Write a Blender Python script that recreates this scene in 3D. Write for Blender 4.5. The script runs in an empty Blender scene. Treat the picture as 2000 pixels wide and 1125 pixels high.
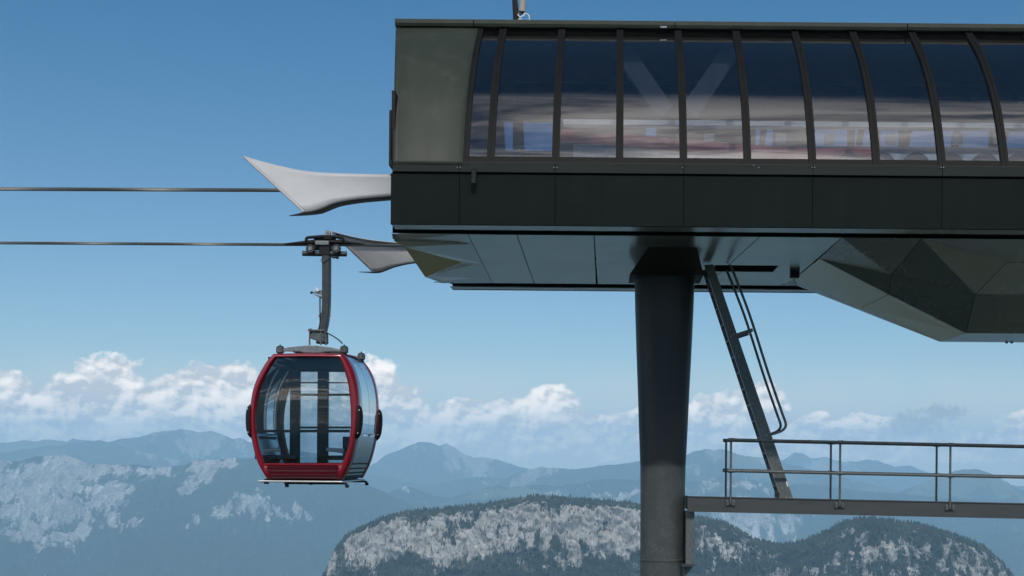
import bpy, math, random
import numpy as np
from mathutils import Vector, Matrix
random.seed(7); rng = np.random.default_rng(11)
R = math.radians
sc = bpy.context.scene
COL = sc.collection

# ------------------------------------------------------------------ camera model
F = 2700.0; CX = 1190.0; CY = 890.0; ROLL = 0.0087      # pixels of the 2000 px wide photograph
cr, sr = math.cos(ROLL), math.sin(ROLL)
def V(px, py, Y):
    u, v = px - CX, CY - py
    return Vector(((u*cr - v*sr)/F*Y, Y, (u*sr + v*cr)/F*Y))
def PZ(px, py, z):
    u, v = px - CX, CY - py
    return V(px, py, z*F/(u*sr + v*cr))
def XZ(px, py, Y):
    p = V(px, py, Y); return (p.x, p.z)

# ------------------------------------------------------------------ mesh builder
class MB:
    def __init__(s): s.v = []; s.f = []
    def add(s, vs, fs):
        o = len(s.v); s.v += [tuple(p) for p in vs]; s.f += [tuple(i+o for i in f) for f in fs]; return s
    def box(s, a, b):
        x0, y0, z0 = a; x1, y1, z1 = b
        vs = [(x0,y0,z0),(x1,y0,z0),(x1,y1,z0),(x0,y1,z0),(x0,y0,z1),(x1,y0,z1),(x1,y1,z1),(x0,y1,z1)]
        return s.hexa(vs)
    def hexa(s, vs):
        return s.add(vs, [(0,3,2,1),(4,5,6,7),(0,1,5,4),(1,2,6,5),(2,3,7,6),(3,0,4,7)])
    def bar(s, p, q, w, h, side=(0,1,0)):
        p, q = Vector(p), Vector(q); d = (q-p).normalized(); a = Vector(side)
        a = (a - d*a.dot(d)).normalized(); b = d.cross(a)
        vs = []
        for c in (p, q):
            for i, j in ((-1,-1),(1,-1),(1,1),(-1,1)): vs.append(c + a*(w/2*i) + b*(h/2*j))
        return s.hexa(vs)
    def tube(s, pts, r, n=10, cap=True):
        pts = [Vector(p) for p in pts]; m = len(pts)
        rs = r if isinstance(r, (list, tuple)) else [r]*m
        t0 = (pts[1]-pts[0]).normalized()
        a = Vector((0,0,1)) if abs(t0.z) < .9 else Vector((0,1,0))
        vs = []; fs = []
        for i in range(m):
            t = (pts[min(i+1,m-1)] - pts[max(i-1,0)]).normalized()
            a = (a - t*a.dot(t)).normalized(); b = t.cross(a)
            for k in range(n):
                g = 2*math.pi*k/n; vs.append(pts[i] + (a*math.cos(g) + b*math.sin(g))*rs[i])
        for i in range(m-1):
            for k in range(n):
                k2 = (k+1) % n; fs.append((i*n+k, i*n+k2, (i+1)*n+k2, (i+1)*n+k))
        if cap: fs.append(tuple(range(n))[::-1]); fs.append(tuple((m-1)*n+k for k in range(n)))
        return s.add(vs, fs)
    def cyl(s, p, q, r, n=16, r2=None): return s.tube([p, q], [r, r if r2 is None else r2], n)
    def prism(s, poly, d):
        n = len(poly); d = Vector(d); vs = [Vector(p) for p in poly] + [Vector(p)+d for p in poly]
        fs = [tuple(range(n)), tuple(range(2*n-1, n-1, -1))] + [(i, i+n, (i+1)%n+n, (i+1)%n) for i in range(n)]
        return s.add(vs, fs)
    def grid(s, rows, closed=False):
        m = len(rows[0]); vs = [p for r in rows for p in r]; fs = []
        for i in range(len(rows)-1):
            for k in range(m if closed else m-1):
                k2 = (k+1) % m; fs.append((i*m+k, i*m+k2, (i+1)*m+k2, (i+1)*m+k))
        return s.add(vs, fs)
    def lathe(s, prof, c, n=48):
        rows = [[(c[0]+r*math.cos(2*math.pi*k/n), c[1]+r*math.sin(2*math.pi*k/n), z) for k in range(n)] for r, z in prof]
        s.grid(rows, True); o = len(s.v) - n
        s.f.append(tuple(range(o, o+n))); return s
    def wheel(s, c, r, w, n=28):
        c = Vector(c); prof = [(r*.25,-w/2),(r*.86,-w/2),(r,-w*.3),(r,w*.3),(r*.86,w/2),(r*.25,w/2)]
        rows = [[(c.x+q*math.cos(2*math.pi*k/n), c.y+y, c.z+q*math.sin(2*math.pi*k/n)) for k in range(n)] for q, y in prof]
        return s.grid(rows, True)
    def build(s, name, mat, parent=None, smooth=None, bevel=0, solid=0, recalc=True):
        me = bpy.data.meshes.new(name)
        off = parent_world(parent) if parent else Vector((0,0,0))
        me.from_pydata([(p[0]-off.x, p[1]-off.y, p[2]-off.z) for p in s.v], [], s.f)
        me.validate(); me.update()
        if recalc:
            import bmesh
            bm = bmesh.new(); bm.from_mesh(me); bmesh.ops.recalc_face_normals(bm, faces=bm.faces); bm.to_mesh(me); bm.free()
        me.materials.append(mat)
        o = bpy.data.objects.new(name, me); COL.objects.link(o)
        if parent: o.parent = parent
        if smooth is not None:
            me.shade_smooth(); me.set_sharp_from_angle(angle=R(smooth))
        if solid:
            m = o.modifiers.new('solid', 'SOLIDIFY'); m.thickness = solid; m.offset = 0
        if bevel:
            m = o.modifiers.new('bevel', 'BEVEL'); m.width = bevel; m.segments = 2; m.limit_method = 'ANGLE'; m.angle_limit = R(40)
        return o
def parent_world(o):
    p = Vector((0,0,0))
    while o: p += o.location; o = o.parent
    return p
def thing(name, loc, label, cat, group=None):
    o = bpy.data.objects.new(name, None); COL.objects.link(o); o.location = loc; o.empty_display_size = .3
    return tag(o, label, cat, group)
def tag(o, label=None, cat=None, group=None, kind=None):
    for k, x in (('label', label), ('category', cat), ('group', group), ('kind', kind)):
        if x: o[k] = x
    return o
def catmull(pts, per=6):
    out = []; n = len(pts)
    for i in range(n-1):
        p0, p1, p2, p3 = pts[max(i-1,0)], pts[i], pts[i+1], pts[min(i+2,n-1)]
        for k in range(per):
            t = k/per
            out.append(tuple(.5*((2*b)+(-a+c)*t+(2*a-5*b+4*c-d)*t*t+(-a+3*b-3*c+d)*t**3) for a,b,c,d in zip(p0,p1,p2,p3)))
    out.append(tuple(pts[-1])); return out

# ------------------------------------------------------------------ materials
def newmat(name):
    m = bpy.data.materials.new(name); m.use_nodes = True; nt = m.node_tree
    return m, nt, nt.nodes['Principled BSDF'], nt.nodes['Material Output']
def nd(nt, typ, **kw):
    n = nt.nodes.new(typ)
    for k, x in kw.items():
        if k.startswith('_'): n.inputs[int(k[1:])].default_value = x
        else: setattr(n, k, x)
    return n
def mth(nt, op, a, b=None, c=None, clamp=False):
    n = nt.nodes.new('ShaderNodeMath'); n.operation = op; n.use_clamp = clamp
    for i, x in enumerate((a, b, c)):
        if x is None: continue
        if isinstance(x, (int, float)): n.inputs[i].default_value = x
        else: nt.links.new(x, n.inputs[i])
    return n.outputs[0]
def mix(nt, fac, a, b, blend='MIX'):
    n = nt.nodes.new('ShaderNodeMix'); n.data_type = 'RGBA'; n.blend_type = blend
    for sock, x in ((n.inputs[0], fac), (n.inputs[6], a), (n.inputs[7], b)):
        if isinstance(x, (int, float)): sock.default_value = x
        elif isinstance(x, tuple): sock.default_value = x if len(x) == 4 else (*x, 1)
        else: nt.links.new(x, sock)
    return n.outputs[2]
def ramp(nt, src, stops, interp='LINEAR'):
    n = nt.nodes.new('ShaderNodeValToRGB'); n.color_ramp.interpolation = interp
    e = n.color_ramp.elements
    while len(e) < len(stops): e.new(.5)
    for q, (p, c) in zip(e, stops):
        q.position = p; q.color = (c, c, c, 1) if isinstance(c, (int, float)) else (*c, 1)
    nt.links.new(src, n.inputs[0]); return n.outputs[0]
def noise(nt, vec, scale, detail=4, rough=.5, dist=0, out=0):
    n = nt.nodes.new('ShaderNodeTexNoise')
    n.inputs['Scale'].default_value = scale
    n.inputs['Detail'].default_value = detail; n.inputs['Roughness'].default_value = rough; n.inputs['Distortion'].default_value = dist
    nt.links.new(vec, n.inputs['Vector']); return n.outputs[out]
def objvec(nt, scale=(1,1,1)):
    t = nt.nodes.new('ShaderNodeTexCoord'); mp = nt.nodes.new('ShaderNodeMapping'); mp.inputs['Scale'].default_value = scale
    nt.links.new(t.outputs['Object'], mp.inputs[0]); return mp.outputs[0]
def worldvec(nt, scale=(1,1,1)):
    t = nt.nodes.new('ShaderNodeNewGeometry'); mp = nt.nodes.new('ShaderNodeMapping'); mp.inputs['Scale'].default_value = scale
    nt.links.new(t.outputs['Position'], mp.inputs[0]); return mp.outputs[0]
def bump(nt, bs, h, strength=.2, dist=.01):
    b = nt.nodes.new('ShaderNodeBump'); b.inputs['Strength'].default_value = strength; b.inputs['Distance'].default_value = dist
    nt.links.new(h, b.inputs['Height']); nt.links.new(b.outputs[0], bs.inputs['Normal'])
def simple(name, col, rough=.5, metal=0, var=.25, scale=(6,6,6), spec=.5, coat=0, bmp=0, bscale=30, streak=None):
    m, nt, bs, _ = newmat(name)
    bs.inputs['Roughness'].default_value = rough; bs.inputs['Metallic'].default_value = metal
    bs.inputs['Specular IOR Level'].default_value = spec; bs.inputs['Coat Weight'].default_value = coat
    w = worldvec(nt, scale); n = noise(nt, w, 1, 6, .6)
    lo = tuple(c*(1-var) for c in col); hi = tuple(min(1, c*(1+var)) for c in col)
    c = mix(nt, ramp(nt, n, [(.3,0),(.7,1)]), lo, hi)
    if streak:
        s2 = noise(nt, worldvec(nt, streak[0]), 1, 5, .65)
        c = mix(nt, ramp(nt, s2, [(.5,0),(.75,streak[2])]), c, streak[1])
    nt.links.new(c, bs.inputs['Base Color'])
    r = mth(nt, 'MULTIPLY_ADD', n, .3*rough, rough*.85); nt.links.new(r, bs.inputs['Roughness'])
    if bmp: bump(nt, bs, noise(nt, worldvec(nt), bscale, 4, .6), bmp, .01)
    return m
M = {}
M['olive'] = simple('olive_sun_paint', (.021,.029,.02), .6, 0, .12, (.7,.7,1.6), .4, 0, .02, 60, streak=((5,5,.35),(.05,.055,.047),.5))  # panel olive lightened over the fascia: extra sun on its lean put into colour
M['fascia'] = simple('dark_fascia_paint', (.0062,.0105,.0092), .6, 0, .15, (1,1,2.5), .08, 0, .015, 40, streak=((7,7,.5),(.011,.016,.014),.6))
M['belt'] = simple('belt_paint', (.013,.0185,.0155), .5, 0, .12, (1,1,3), .2)
M['rib'] = simple('rib_paint', (.0085,.0085,.0085), .6, 0, .2, (4,4,4), .12)
M['black'] = simple('black_gap', (.004,.004,.004), .8, 0, .1, (3,3,3), .1)
M['rubber'] = simple('black_rubber', (.008,.008,.009), .65, 0, .2, (20,20,20), .3)
M['column'] = None
M['galv'] = simple('galvanised_steel', (.1,.117,.12), .55, .3, .35, (26,26,26), .4, 0, .05, 60, streak=((45,45,45),(.16,.17,.17),.6))
M['galv_light'] = simple('light_galvanised_steel', (.2,.225,.235), .45, .5, .3, (30,30,30), .5, 0, .05, 60)
M['steel_dark'] = simple('dark_steel', (.06,.065,.068), .45, .4, .25, (10,10,10), .4)
M['beam'] = simple('grey_beam_paint', (.05,.057,.061), .55, 0, .15, (1.2,5,5), .35, 0, .03, 40, streak=((2,6,9),(.066,.069,.07),.5))
M['horn'] = simple('brushed_aluminium_sheet', (.4,.41,.425), .6, .0, .07, (3,3,5), .4, 0, .01, 20, streak=((2.2,4,7),(.45,.46,.48),.5))
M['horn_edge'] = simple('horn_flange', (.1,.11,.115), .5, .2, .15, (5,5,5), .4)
M['red'] = simple('red_paint', (.22,.004,.016), .3, 0, .08, (4,4,4), .5, .5)
M['silver'] = simple('silver_cabin_side', (.62,.65,.68), .18, .95, .04, (2,2,2), .5)
M['plate'] = simple('floor_plate', (.45,.46,.47), .35, .8, .1, (8,8,8), .5)
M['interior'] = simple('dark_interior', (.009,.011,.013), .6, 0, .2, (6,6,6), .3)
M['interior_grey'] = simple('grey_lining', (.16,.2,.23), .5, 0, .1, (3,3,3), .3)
M['white'] = simple('white_plastic', (.75,.75,.73), .4, 0, .05, (10,10,10), .4)
M['antenna'] = simple('grey_plastic', (.3,.29,.28), .5, 0, .08, (10,10,10), .4)
M['machine'] = simple('machine_grey', (.6,.63,.67), .45, .2, .2, (6,6,6), .4)
M['arm_grey'] = simple('arm_rest_grey', (.85,.86,.86), .4, 0, .05, (6,6,6), .4)
M['strut'] = simple('strut_grey', (.085,.1,.125), .5, 0, .1, (6,6,6), .3)
M['red_band_paint'] = simple('red_band_paint', (.4,.09,.09), .5, 0, .2, (6,6,6), .4)
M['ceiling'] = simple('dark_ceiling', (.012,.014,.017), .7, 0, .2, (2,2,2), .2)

def soffit_mat(name, col, rough=.3, metal=.75, streak=1.0):
    m, nt, bs, _ = newmat(name)
    g = noise(nt, worldvec(nt, (.5, 30, 30)), 3, 3, .6)
    b = noise(nt, worldvec(nt, (.9,.9,.9)), 1, 4, .6)
    c = mix(nt, b, tuple(x*.82 for x in col), tuple(x*1.18 for x in col))
    c = mix(nt, mth(nt, 'MULTIPLY', g, .25), c, tuple(x*.6 for x in col))
    nt.links.new(c, bs.inputs['Base Color']); bs.inputs['Metallic'].default_value = metal
    nt.links.new(mth(nt, 'MULTIPLY_ADD', b, .12, rough-.06), bs.inputs['Roughness'])
    bump(nt, bs, noise(nt, worldvec(nt, (1.2,1.2,1.2)), 1, 2, .5), .12*streak, .02)
    return m
M['soffit'] = soffit_mat('soffit_sheet', (.68,.74,.68), .18, .9)
M['soffit_sky_tone'] = soffit_mat('soffit_sky_tone_sheet', (.58,.66,.7), .22, streak=.4)  # cooler base colour paints in the sky these sheets reflect
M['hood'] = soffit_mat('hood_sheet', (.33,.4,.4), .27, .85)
M['hood_lit_strip'] = soffit_mat('hood_lit_strip_sheet', (.72,.7,.55), .2, .85)  # lighter olive copy of the hood sheet: lit facets painted into the colour
M['gold_reflection'] = soffit_mat('gold_reflection_sheet', (.5,.44,.1), .4, .5)  # gold base colour paints in the olive ground reflected by this facet

def column_mat():
    m, nt, bs, _ = newmat('column_paint')
    g = noise(nt, worldvec(nt, (2, 2, 26)), 1, 5, .6); sp = nd(nt, 'ShaderNodeTexVoronoi', _2=26.0)
    nt.links.new(worldvec(nt), sp.inputs['Vector'])
    n2 = noise(nt, worldvec(nt, (5,5,4)), 1, 6, .7)
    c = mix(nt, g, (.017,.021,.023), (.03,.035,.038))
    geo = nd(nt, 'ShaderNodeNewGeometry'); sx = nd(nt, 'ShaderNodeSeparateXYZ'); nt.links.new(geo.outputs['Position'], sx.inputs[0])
    low = ramp(nt, mth(nt, 'MULTIPLY_ADD', sx.outputs[2], -20, -2.4), [(0,0),(1,1)])  # lighter below the station's shadow edge: sunlit tone painted in, plus mottled steel
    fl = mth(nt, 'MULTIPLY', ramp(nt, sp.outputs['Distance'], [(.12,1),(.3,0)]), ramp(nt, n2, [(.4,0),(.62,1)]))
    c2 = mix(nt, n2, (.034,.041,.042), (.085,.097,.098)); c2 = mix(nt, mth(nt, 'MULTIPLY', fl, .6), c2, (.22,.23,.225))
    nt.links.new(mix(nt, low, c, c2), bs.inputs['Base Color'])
    bs.inputs['Roughness'].default_value = .5; bs.inputs['Metallic'].default_value = .15
    bump(nt, bs, g, .15, .01); return m
M['column'] = column_mat()

def rope_mat():
    m = simple('rope_steel', (.13,.14,.135), .4, .6, .25, (60,60,60), .4); return m
M['rope'] = rope_mat()

def glass_mat(name, tint, base_r, rough=.02, wave=0, dirt=0):
    m = bpy.data.materials.new(name); m.use_nodes = True; nt = m.node_tree; nt.nodes.clear()
    out = nd(nt, 'ShaderNodeOutputMaterial'); tr = nd(nt, 'ShaderNodeBsdfTransparent'); gl = nd(nt, 'ShaderNodeBsdfGlossy')
    tr.inputs[0].default_value = (*tint, 1); gl.inputs['Roughness'].default_value = rough; gl.inputs[0].default_value = (1,1,1,1)
    fr = nd(nt, 'ShaderNodeFresnel'); fr.inputs[0].default_value = 1.5
    fac = mth(nt, 'MULTIPLY_ADD', fr.outputs[0], 1-base_r, base_r, clamp=True)
    if wave:
        b = nd(nt, 'ShaderNodeBump'); b.inputs['Strength'].default_value = wave; b.inputs['Distance'].default_value = .02
        nt.links.new(noise(nt, worldvec(nt, (1.1,1.1,2.6)), 1, 2, .5), b.inputs['Height'])
        nt.links.new(b.outputs[0], gl.inputs['Normal'])
    ms = nd(nt, 'ShaderNodeMixShader'); nt.links.new(fac, ms.inputs[0]); nt.links.new(tr.outputs[0], ms.inputs[1]); nt.links.new(gl.outputs[0], ms.inputs[2])
    last = ms.outputs[0]
    if dirt:
        df = nd(nt, 'ShaderNodeBsdfDiffuse'); df.inputs[0].default_value = (.5,.49,.48,1)
        ms2 = nd(nt, 'ShaderNodeMixShader')
        nt.links.new(mth(nt, 'MULTIPLY', ramp(nt, noise(nt, worldvec(nt, (9,9,.8)), 1, 5, .6), [(.35,.3),(.75,1)]), dirt), ms2.inputs[0])
        nt.links.new(last, ms2.inputs[1]); nt.links.new(df.outputs[0], ms2.inputs[2]); last = ms2.outputs[0]
    nt.links.new(last, out.inputs[0]); return m
M['station_glass'] = glass_mat('smoked_station_glass', (.5,.54,.6), .10, .015, .1, .01)
M['rear_glass'] = glass_mat('rear_station_glass', (.4,.46,.6), .05, .02, 0, .0)
M['cabin_glass'] = glass_mat('tinted_cabin_glass', (.62,.71,.75), .02, .015, .01, .0)
M['cabin_side'] = glass_mat('mirrored_side_glass', (.12,.15,.17), .66, .04)
M['gravel'] = None

# ------------------------------------------------------------------ lift station
GZ = -2.95
st = thing('lift_station', (V(1294,1110,20.8).x, 20.8, GZ), 'dark olive cable car station with curved smoked windows raised on one round column', 'building')
YF = 17.35
PROF = catmull([(17.35,3.62),(17.47,3.94),(17.77,4.53),(18.16,5.02),(18.58,5.42),(19.2,5.89)], 4)
YC = 20.8
XLS = V(764.5,466,18.17).x
XR = 7.6                                                    # right end, outside the frame
def front(x, i, off=0.0):
    a, b = PROF[max(i-1,0)], PROF[min(i+1,len(PROF)-1)]
    t = Vector((b[0]-a[0], b[1]-a[1])).normalized(); n = Vector((-t.y, t.x))      # outward: towards the viewer and up
    return Vector((x, PROF[i][0] + n.x*off, PROF[i][1] + n.y*off))
def mir(p): return Vector((p[0], 2*YC - p[1], p[2]))
NP = len(PROF)
ribx = [V(px, 322, YF).x for px in (958,1085,1210,1335,1460,1587,1712,1840,1963)]
step = (ribx[-1]-ribx[0])/8
ribx += [ribx[-1]+step*k for k in range(1, 4)]
xpan = V(905, 320, YF).x; xleft0 = V(768, 320, YF).x; xleft1 = V(773, 50, 19.2).x
def xl(i):
    Yi, zi_ = PROF[i]; return V(768 + 5.5*i/(NP-1), CY - zi_*F/Yi, Yi).x
RW = .047
def rib_mb(x, w=RW, m=False):
    b = MB(); rows = []
    for i in range(NP):
        q = [front(x-w,i,-.03), front(x-w,i,.035), front(x-w*.12,i,.035), front(x-w*.12,i,.028), front(x+w*.12,i,.028), front(x+w*.12,i,.035), front(x+w,i,.035), front(x+w,i,-.03)]
        rows.append([mir(p) for p in q] if m else q)
    b.grid(rows, True); return b
edges = [xpan+.05] + ribx
for m_ in (False, True):
    for k, x in enumerate(ribx): rib_mb(x, m=m_).build('window_rib', M['rib'], st, 40)
    rib_mb(xpan+.02, .045, m_).build('window_rib', M['rib'], st, 40)
    for k in range(len(edges)-1):
        x0, x1 = edges[k], edges[k+1]
        rows = []
        for i in range(2, NP):
            q = [front(x0 + (x1-x0)*s, i, .0) for s in (0,.25,.5,.75,1)]
            rows.append([mir(p) for p in q] if m_ else q)
        w = MB().grid(rows).build('window', M['rear_glass' if m_ else 'station_glass'], st, 60)
    # bottom rails
    for k in range(len(edges)-1):
        rows = []
        for i in (0,1,2):
            q = [front(edges[k], i, .004), front(edges[k+1], i, .004)]
            rows.append([mir(p) for p in q] if m_ else q)
        r = MB().grid(rows).build('bottom_rail', M['rib'], st, solid=.03)
    # plain end panel
    rows = []
    for i in range(NP):
        q = [front(xl(i), i, .03), front(xl(i)+.055, i, .03), front(xl(i)+.06, i, .025), front((xl(i)+xpan)/2, i, .03), front(xpan-.09, i, .03), front(xpan-.085, i, .026), front(xpan-.005, i, .03)]
        rows.append([mir(p) for p in q] if m_ else q)
    MB().grid(rows).build('end_panel', M['olive'], st, 60, solid=.02)
    # roof edge trim, in four lengths with a small gap
    tx = [xleft1-.005, V(926,50,19.2).x, V(1318,50,19.2).x, V(1770,55,19.2).x, XR]
    for k in range(4):
        a, b_ = tx[k]+.004, tx[k+1]-.004
        q = [(19.14,5.925),(19.12,5.965),(19.12,6.02),(19.3,6.06),(19.6,6.075),(19.6,5.95),(19.3,5.925)]
        pl = [(a, y, z) for y, z in q]
        if m_: pl = [mir(p) for p in pl]
        MB().prism(pl, (b_-a, 0, 0)).build('roof_trim', M['olive'], st, bevel=.006)
# screw heads: one small plate group on the trim
pl = MB(); c = V(1296, 53, 19.11)
pl.box((c.x-.045, c.y-.012, c.z-.012), (c.x+.045, c.y+.006, c.z+.012)); pl.build('name_plate', M['galv_light'], st)
# roof
rows = []
for t in np.linspace(0, 1, 13):
    y = 19.3 + t*(2*YC - 38.6); z = 6.0 + .35*math.sin(math.pi*t)
    rows.append([(xleft1+.05, y, z), (XR, y, z)])
MB().grid(rows).build('roof', M['fascia'], st, 40, solid=.06)
rows = [[(p[0], p[1], p[2]-.12) for p in r] for r in rows]
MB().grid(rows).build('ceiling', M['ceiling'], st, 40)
# header above glass: black strip painting in the shadow gap under the trim
for s_ in (1, -1):
    f_ = (lambda p: p) if s_ == 1 else mir
    MB().prism([f_(p) for p in [(xpan, 19.19, 5.86), (xpan, 19.19, 5.93), (xpan, 19.5, 5.93), (xpan, 19.5, 5.86)]], (XR-xpan, 0, 0)).build('shadow_gap_strip', M['black'], st)
# belt band, fascia, rim
zb0, zb1 = V(1190,339.5,YF).z, V(1190,322,YF).z
zbot = V(1190,441.5,YF).z
XL = xleft0 - .03
seams = [XL] + [V(px, 390, YF).x for px in (897,1084,1335,1587,1840)] + [6.1, XR]
for s_ in (1, -1):
    def fy(y): return y if s_ == 1 else 2*YC - y
    bx = [xleft0-.005] + [V(px, 330, YF).x for px in (897,1084,1335,1587,1840)] + [6.1, XR]
    for k in range(len(bx)-1):
        y0, y1 = sorted((fy(YF-.03), fy(YF+.1)))
        MB().box((bx[k]+.0015, y0, zb0), (bx[k+1]-.0015, y1, zb1+.02)).build('belt_band', M['belt'], st, bevel=.006)
        y0, y1 = sorted((fy(YF), fy(YF+.05)))
        MB().box((seams[k]+.0022, y0, zbot), (seams[k+1]-.0022, y1, zb0-.012)).build('fascia_panel', M['fascia'], st, bevel=.004)
    for k in range(len(seams)-1):
        y0, y1 = sorted((fy(YF+.051), fy(17.76)))
        MB().box((seams[k]+.002, y0, zbot+.004), (seams[k+1]-.002, y1, zbot+.02)).build('rim_strip', M['soffit_sky_tone'], st)
    y0, y1 = sorted((fy(YF+.06), fy(YF+.1)))
    MB().box((XL+.01, y0, zbot+.022), (XR, y1, zb1)).build('fascia_backing', M['black'], st)
    xa, xb = (V(766.5,455,17.77).x, V(766.5,460,18.85).x) if s_ == 1 else (XL+.02, XL+.02)
    MB().prism([(xa,fy(17.77),zbot+.05),(XR,fy(17.77),zbot+.05),(XR,fy(18.85),zbot+.05),(xb,fy(18.85),zbot+.05)],(0,0,.05)).build('gap_liner', M['black'], st)
# screws on the belt band
sm = MB()
for px in (893,899,1082,1088,1333,1472,1482,1586,1591,1838,1843):
    c = V(px, 327 if px != 1472 else 323, YF-.035); sm.cyl((c.x, c.y-.006, c.z), (c.x, c.y+.01, c.z), .0075, 8)
sm.build('screw_heads', M['galv_light'], st)
# soffit: dark backing plus inset sheets
ZS = zbot + .01
Y0S, Y1S = 18.17, 23.3
def sheet(pts, mat, name='soffit_panel', gap=.006, thick=.012):
    pts = [Vector(p) for p in pts]; c = sum(pts, Vector())/len(pts); out = []
    n = len(pts)
    for i in range(n):
        a, b_, d_ = pts[i-1], pts[i], pts[(i+1) % n]
        e1 = (a-b_).normalized(); e2 = (d_-b_).normalized(); s = math.sin(max(.25, e1.angle(e2)))
        out.append(b_ + (e1+e2)*(gap/max(s,.3)))
    nrm = (pts[1]-pts[0]).cross(pts[2]-pts[0]).normalized()
    if nrm.z > 0: nrm = -nrm
    mb = MB(); mb.prism(out, -nrm*thick); return mb.build(name, mat, st)
def back(pts, d=.016):
    pts = [Vector(p) for p in pts]
    nrm = (pts[1]-pts[0]).cross(pts[2]-pts[0]).normalized()
    if nrm.z > 0: nrm = -nrm
    BK.add([p - nrm*d for p in pts], [tuple(range(len(pts)))])
BK = MB()
def S(px, py):
    p = PZ(px, py, ZS); p.z = ZS; return p
def onrow(px, py, Y):                      # soffit point on the line Y through the pixel column
    p = V(px, py, Y); return Vector((p.x, Y, ZS))
xs1a, xs1b = S(915,460).x, S(962,553).x
xs2a, xs2b = S(1010,460).x, S(1040,546).x
xs3 = S(1163,500).x
ymid = S(1000,515).y
def lerp(a, b, t): return a + (b-a)*t
tm = (ymid-Y0S)/(Y1S-Y0S)
A0, A1, A2 = Vector((xs1a,Y0S,ZS)), Vector((xs1b,Y1S,ZS)), None
Am = A0.lerp(A1, tm)
B0, B1 = Vector((xs2a,Y0S,ZS)), Vector((xs2b,Y1S,ZS)); Bm = B0.lerp(B1, tm)
C0, Cm, C1 = Vector((xs3,Y0S,ZS)), Vector((xs3-.01,ymid,ZS)), Vector((xs3-.02,Y1S,ZS))
# end panels at the portal
ape = S(902,512)
tl = PZ(790,482.5,ZS-.11); tr_ = PZ(830,541,ZS-.11)
bl0 = V(764.5,459,Y0S); bl1 = V(764.5,472.5,Y0S)
far_l = Vector((V(846,550.5,Y1S).x, Y1S, ZS))
quads = []
qa = [Vector((bl0.x,Y0S,ZS)), A0, Vector((lerp(A0.x,Am.x,.25), lerp(A0.y,Am.y,.25), ZS)), Vector((bl0.x+.02, lerp(A0.y,Am.y,.2), ZS-.03))]
p1 = Vector((tl.x-.08, tl.y-.34, ZS-.05))
end_f = [([Vector((XLS,Y0S,ZS)), A0, A0.lerp(Am,.3), Vector((XLS,Y0S+.25,ZS-.06))], M['soffit_sky_tone']),
         ([Vector((XLS,Y0S+.25,ZS-.06)), A0.lerp(Am,.3), Am, ape, tl], M['soffit_sky_tone']),
         ([tl, ape, tr_], M['gold_reflection']),
         ([tr_, ape, Am, A1.lerp(Am,.2), Vector((tr_.x+.12,Y1S-.32,ZS-.05))], M['soffit_sky_tone']),
         ([Vector((tr_.x+.12,Y1S-.32,ZS-.05)), A1.lerp(Am,.2), A1, far_l], M['soffit_sky_tone'])]
for pts, mt in end_f: sheet(pts, mt, gap=.002); back(pts)
# straight field
for pts in ([A0,B0,Bm,Am],[Am,Bm,B1,A1],[B0,C0,Cm,Bm],[Bm,Cm,C1,B1]): sheet(pts, M['soffit']); back(pts)
D0 = Vector((S(1480,468).x, Y0S, ZS)); Da = S(1465,487)
a_, b_, c_ = Vector((S(1638,469.5).x, Y0S, ZS)), S(1600,505), S(1550,546)
E0 = Vector((V(1500,560,Y1S).x, Y1S, ZS)); c2 = Vector((c_.x+.02, c_.y+.25, ZS)); E1 = Vector((V(1522,563,Y1S).x, Y1S, ZS))
yA, yB = S(1190,481).y, S(1190,516).y
yE = S(1190,545).y
xD = lambda y: lerp(D0.x, V(1380,570,Y1S).x, (y-Y0S)/(Y1S-Y0S))
ys = [Y0S, yA, yB, yE, Y1S]
# hatch opening between xh0..xh1, yB..yH
xh0, xh1 = S(1398,517).x, S(1520,519).x; yH = S(1460,531).y
for i in range(4):
    y0, y1 = ys[i], ys[i+1]
    pts = [Vector((xs3,y0,ZS)), Vector((xD(y0),y0,ZS)), Vector((xD(y1),y1,ZS)), Vector((xs3,y1,ZS))]
    if i == 2:
        pts = [Vector((xs3,y0,ZS)), Vector((xh0,y0,ZS)), Vector((xh0,y1,ZS)), Vector((xs3,y1,ZS))]
    sheet(pts, M['soffit']); back(pts)
ab = lambda y: lerp(a_.x, c_.x, (y-a_.y)/(c_.y-a_.y))
for y0, y1 in ((Y0S, yB), (yH, Y1S)):
    pts = [Vector((xD(y0),y0,ZS)), Vector((ab(y0) if y0 < c_.y else c_.x,y0,ZS)), Vector((ab(y1),y1,ZS)) if y1 < c_.y else Vector((E1.x,y1,ZS)), Vector((xD(y1),y1,ZS))]
    if y1 > c_.y: pts.insert(2, c_.copy())
    sheet(pts, M['soffit']); back(pts)
pts = [Vector((xh1,yB,ZS)), Vector((ab(yB),yB,ZS)), Vector((ab(yH),yH,ZS)), Vector((xh1,yH,ZS))]
sheet(pts, M['soffit']); back(pts)
pts = [Vector((xh0,yH,ZS)), Vector((xD(yH),yH,ZS)), Vector((xD(yE),yE,ZS)), Vector((xh0,yE,ZS))]
sheet(pts, M['soffit']); back(pts)
# hatch
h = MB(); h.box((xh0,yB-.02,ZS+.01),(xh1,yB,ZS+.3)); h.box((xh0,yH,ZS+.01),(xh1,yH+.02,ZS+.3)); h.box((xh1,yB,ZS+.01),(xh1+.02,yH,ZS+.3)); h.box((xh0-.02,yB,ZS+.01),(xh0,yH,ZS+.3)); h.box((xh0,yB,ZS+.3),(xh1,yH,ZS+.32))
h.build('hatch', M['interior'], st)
c = S(1552,530)
jb = MB().box((c.x-.07,c.y-.07,ZS-.1),(c.x+.07,c.y+.07,ZS-.002)).build('junction_box', M['belt'], st, bevel=.008)
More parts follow.
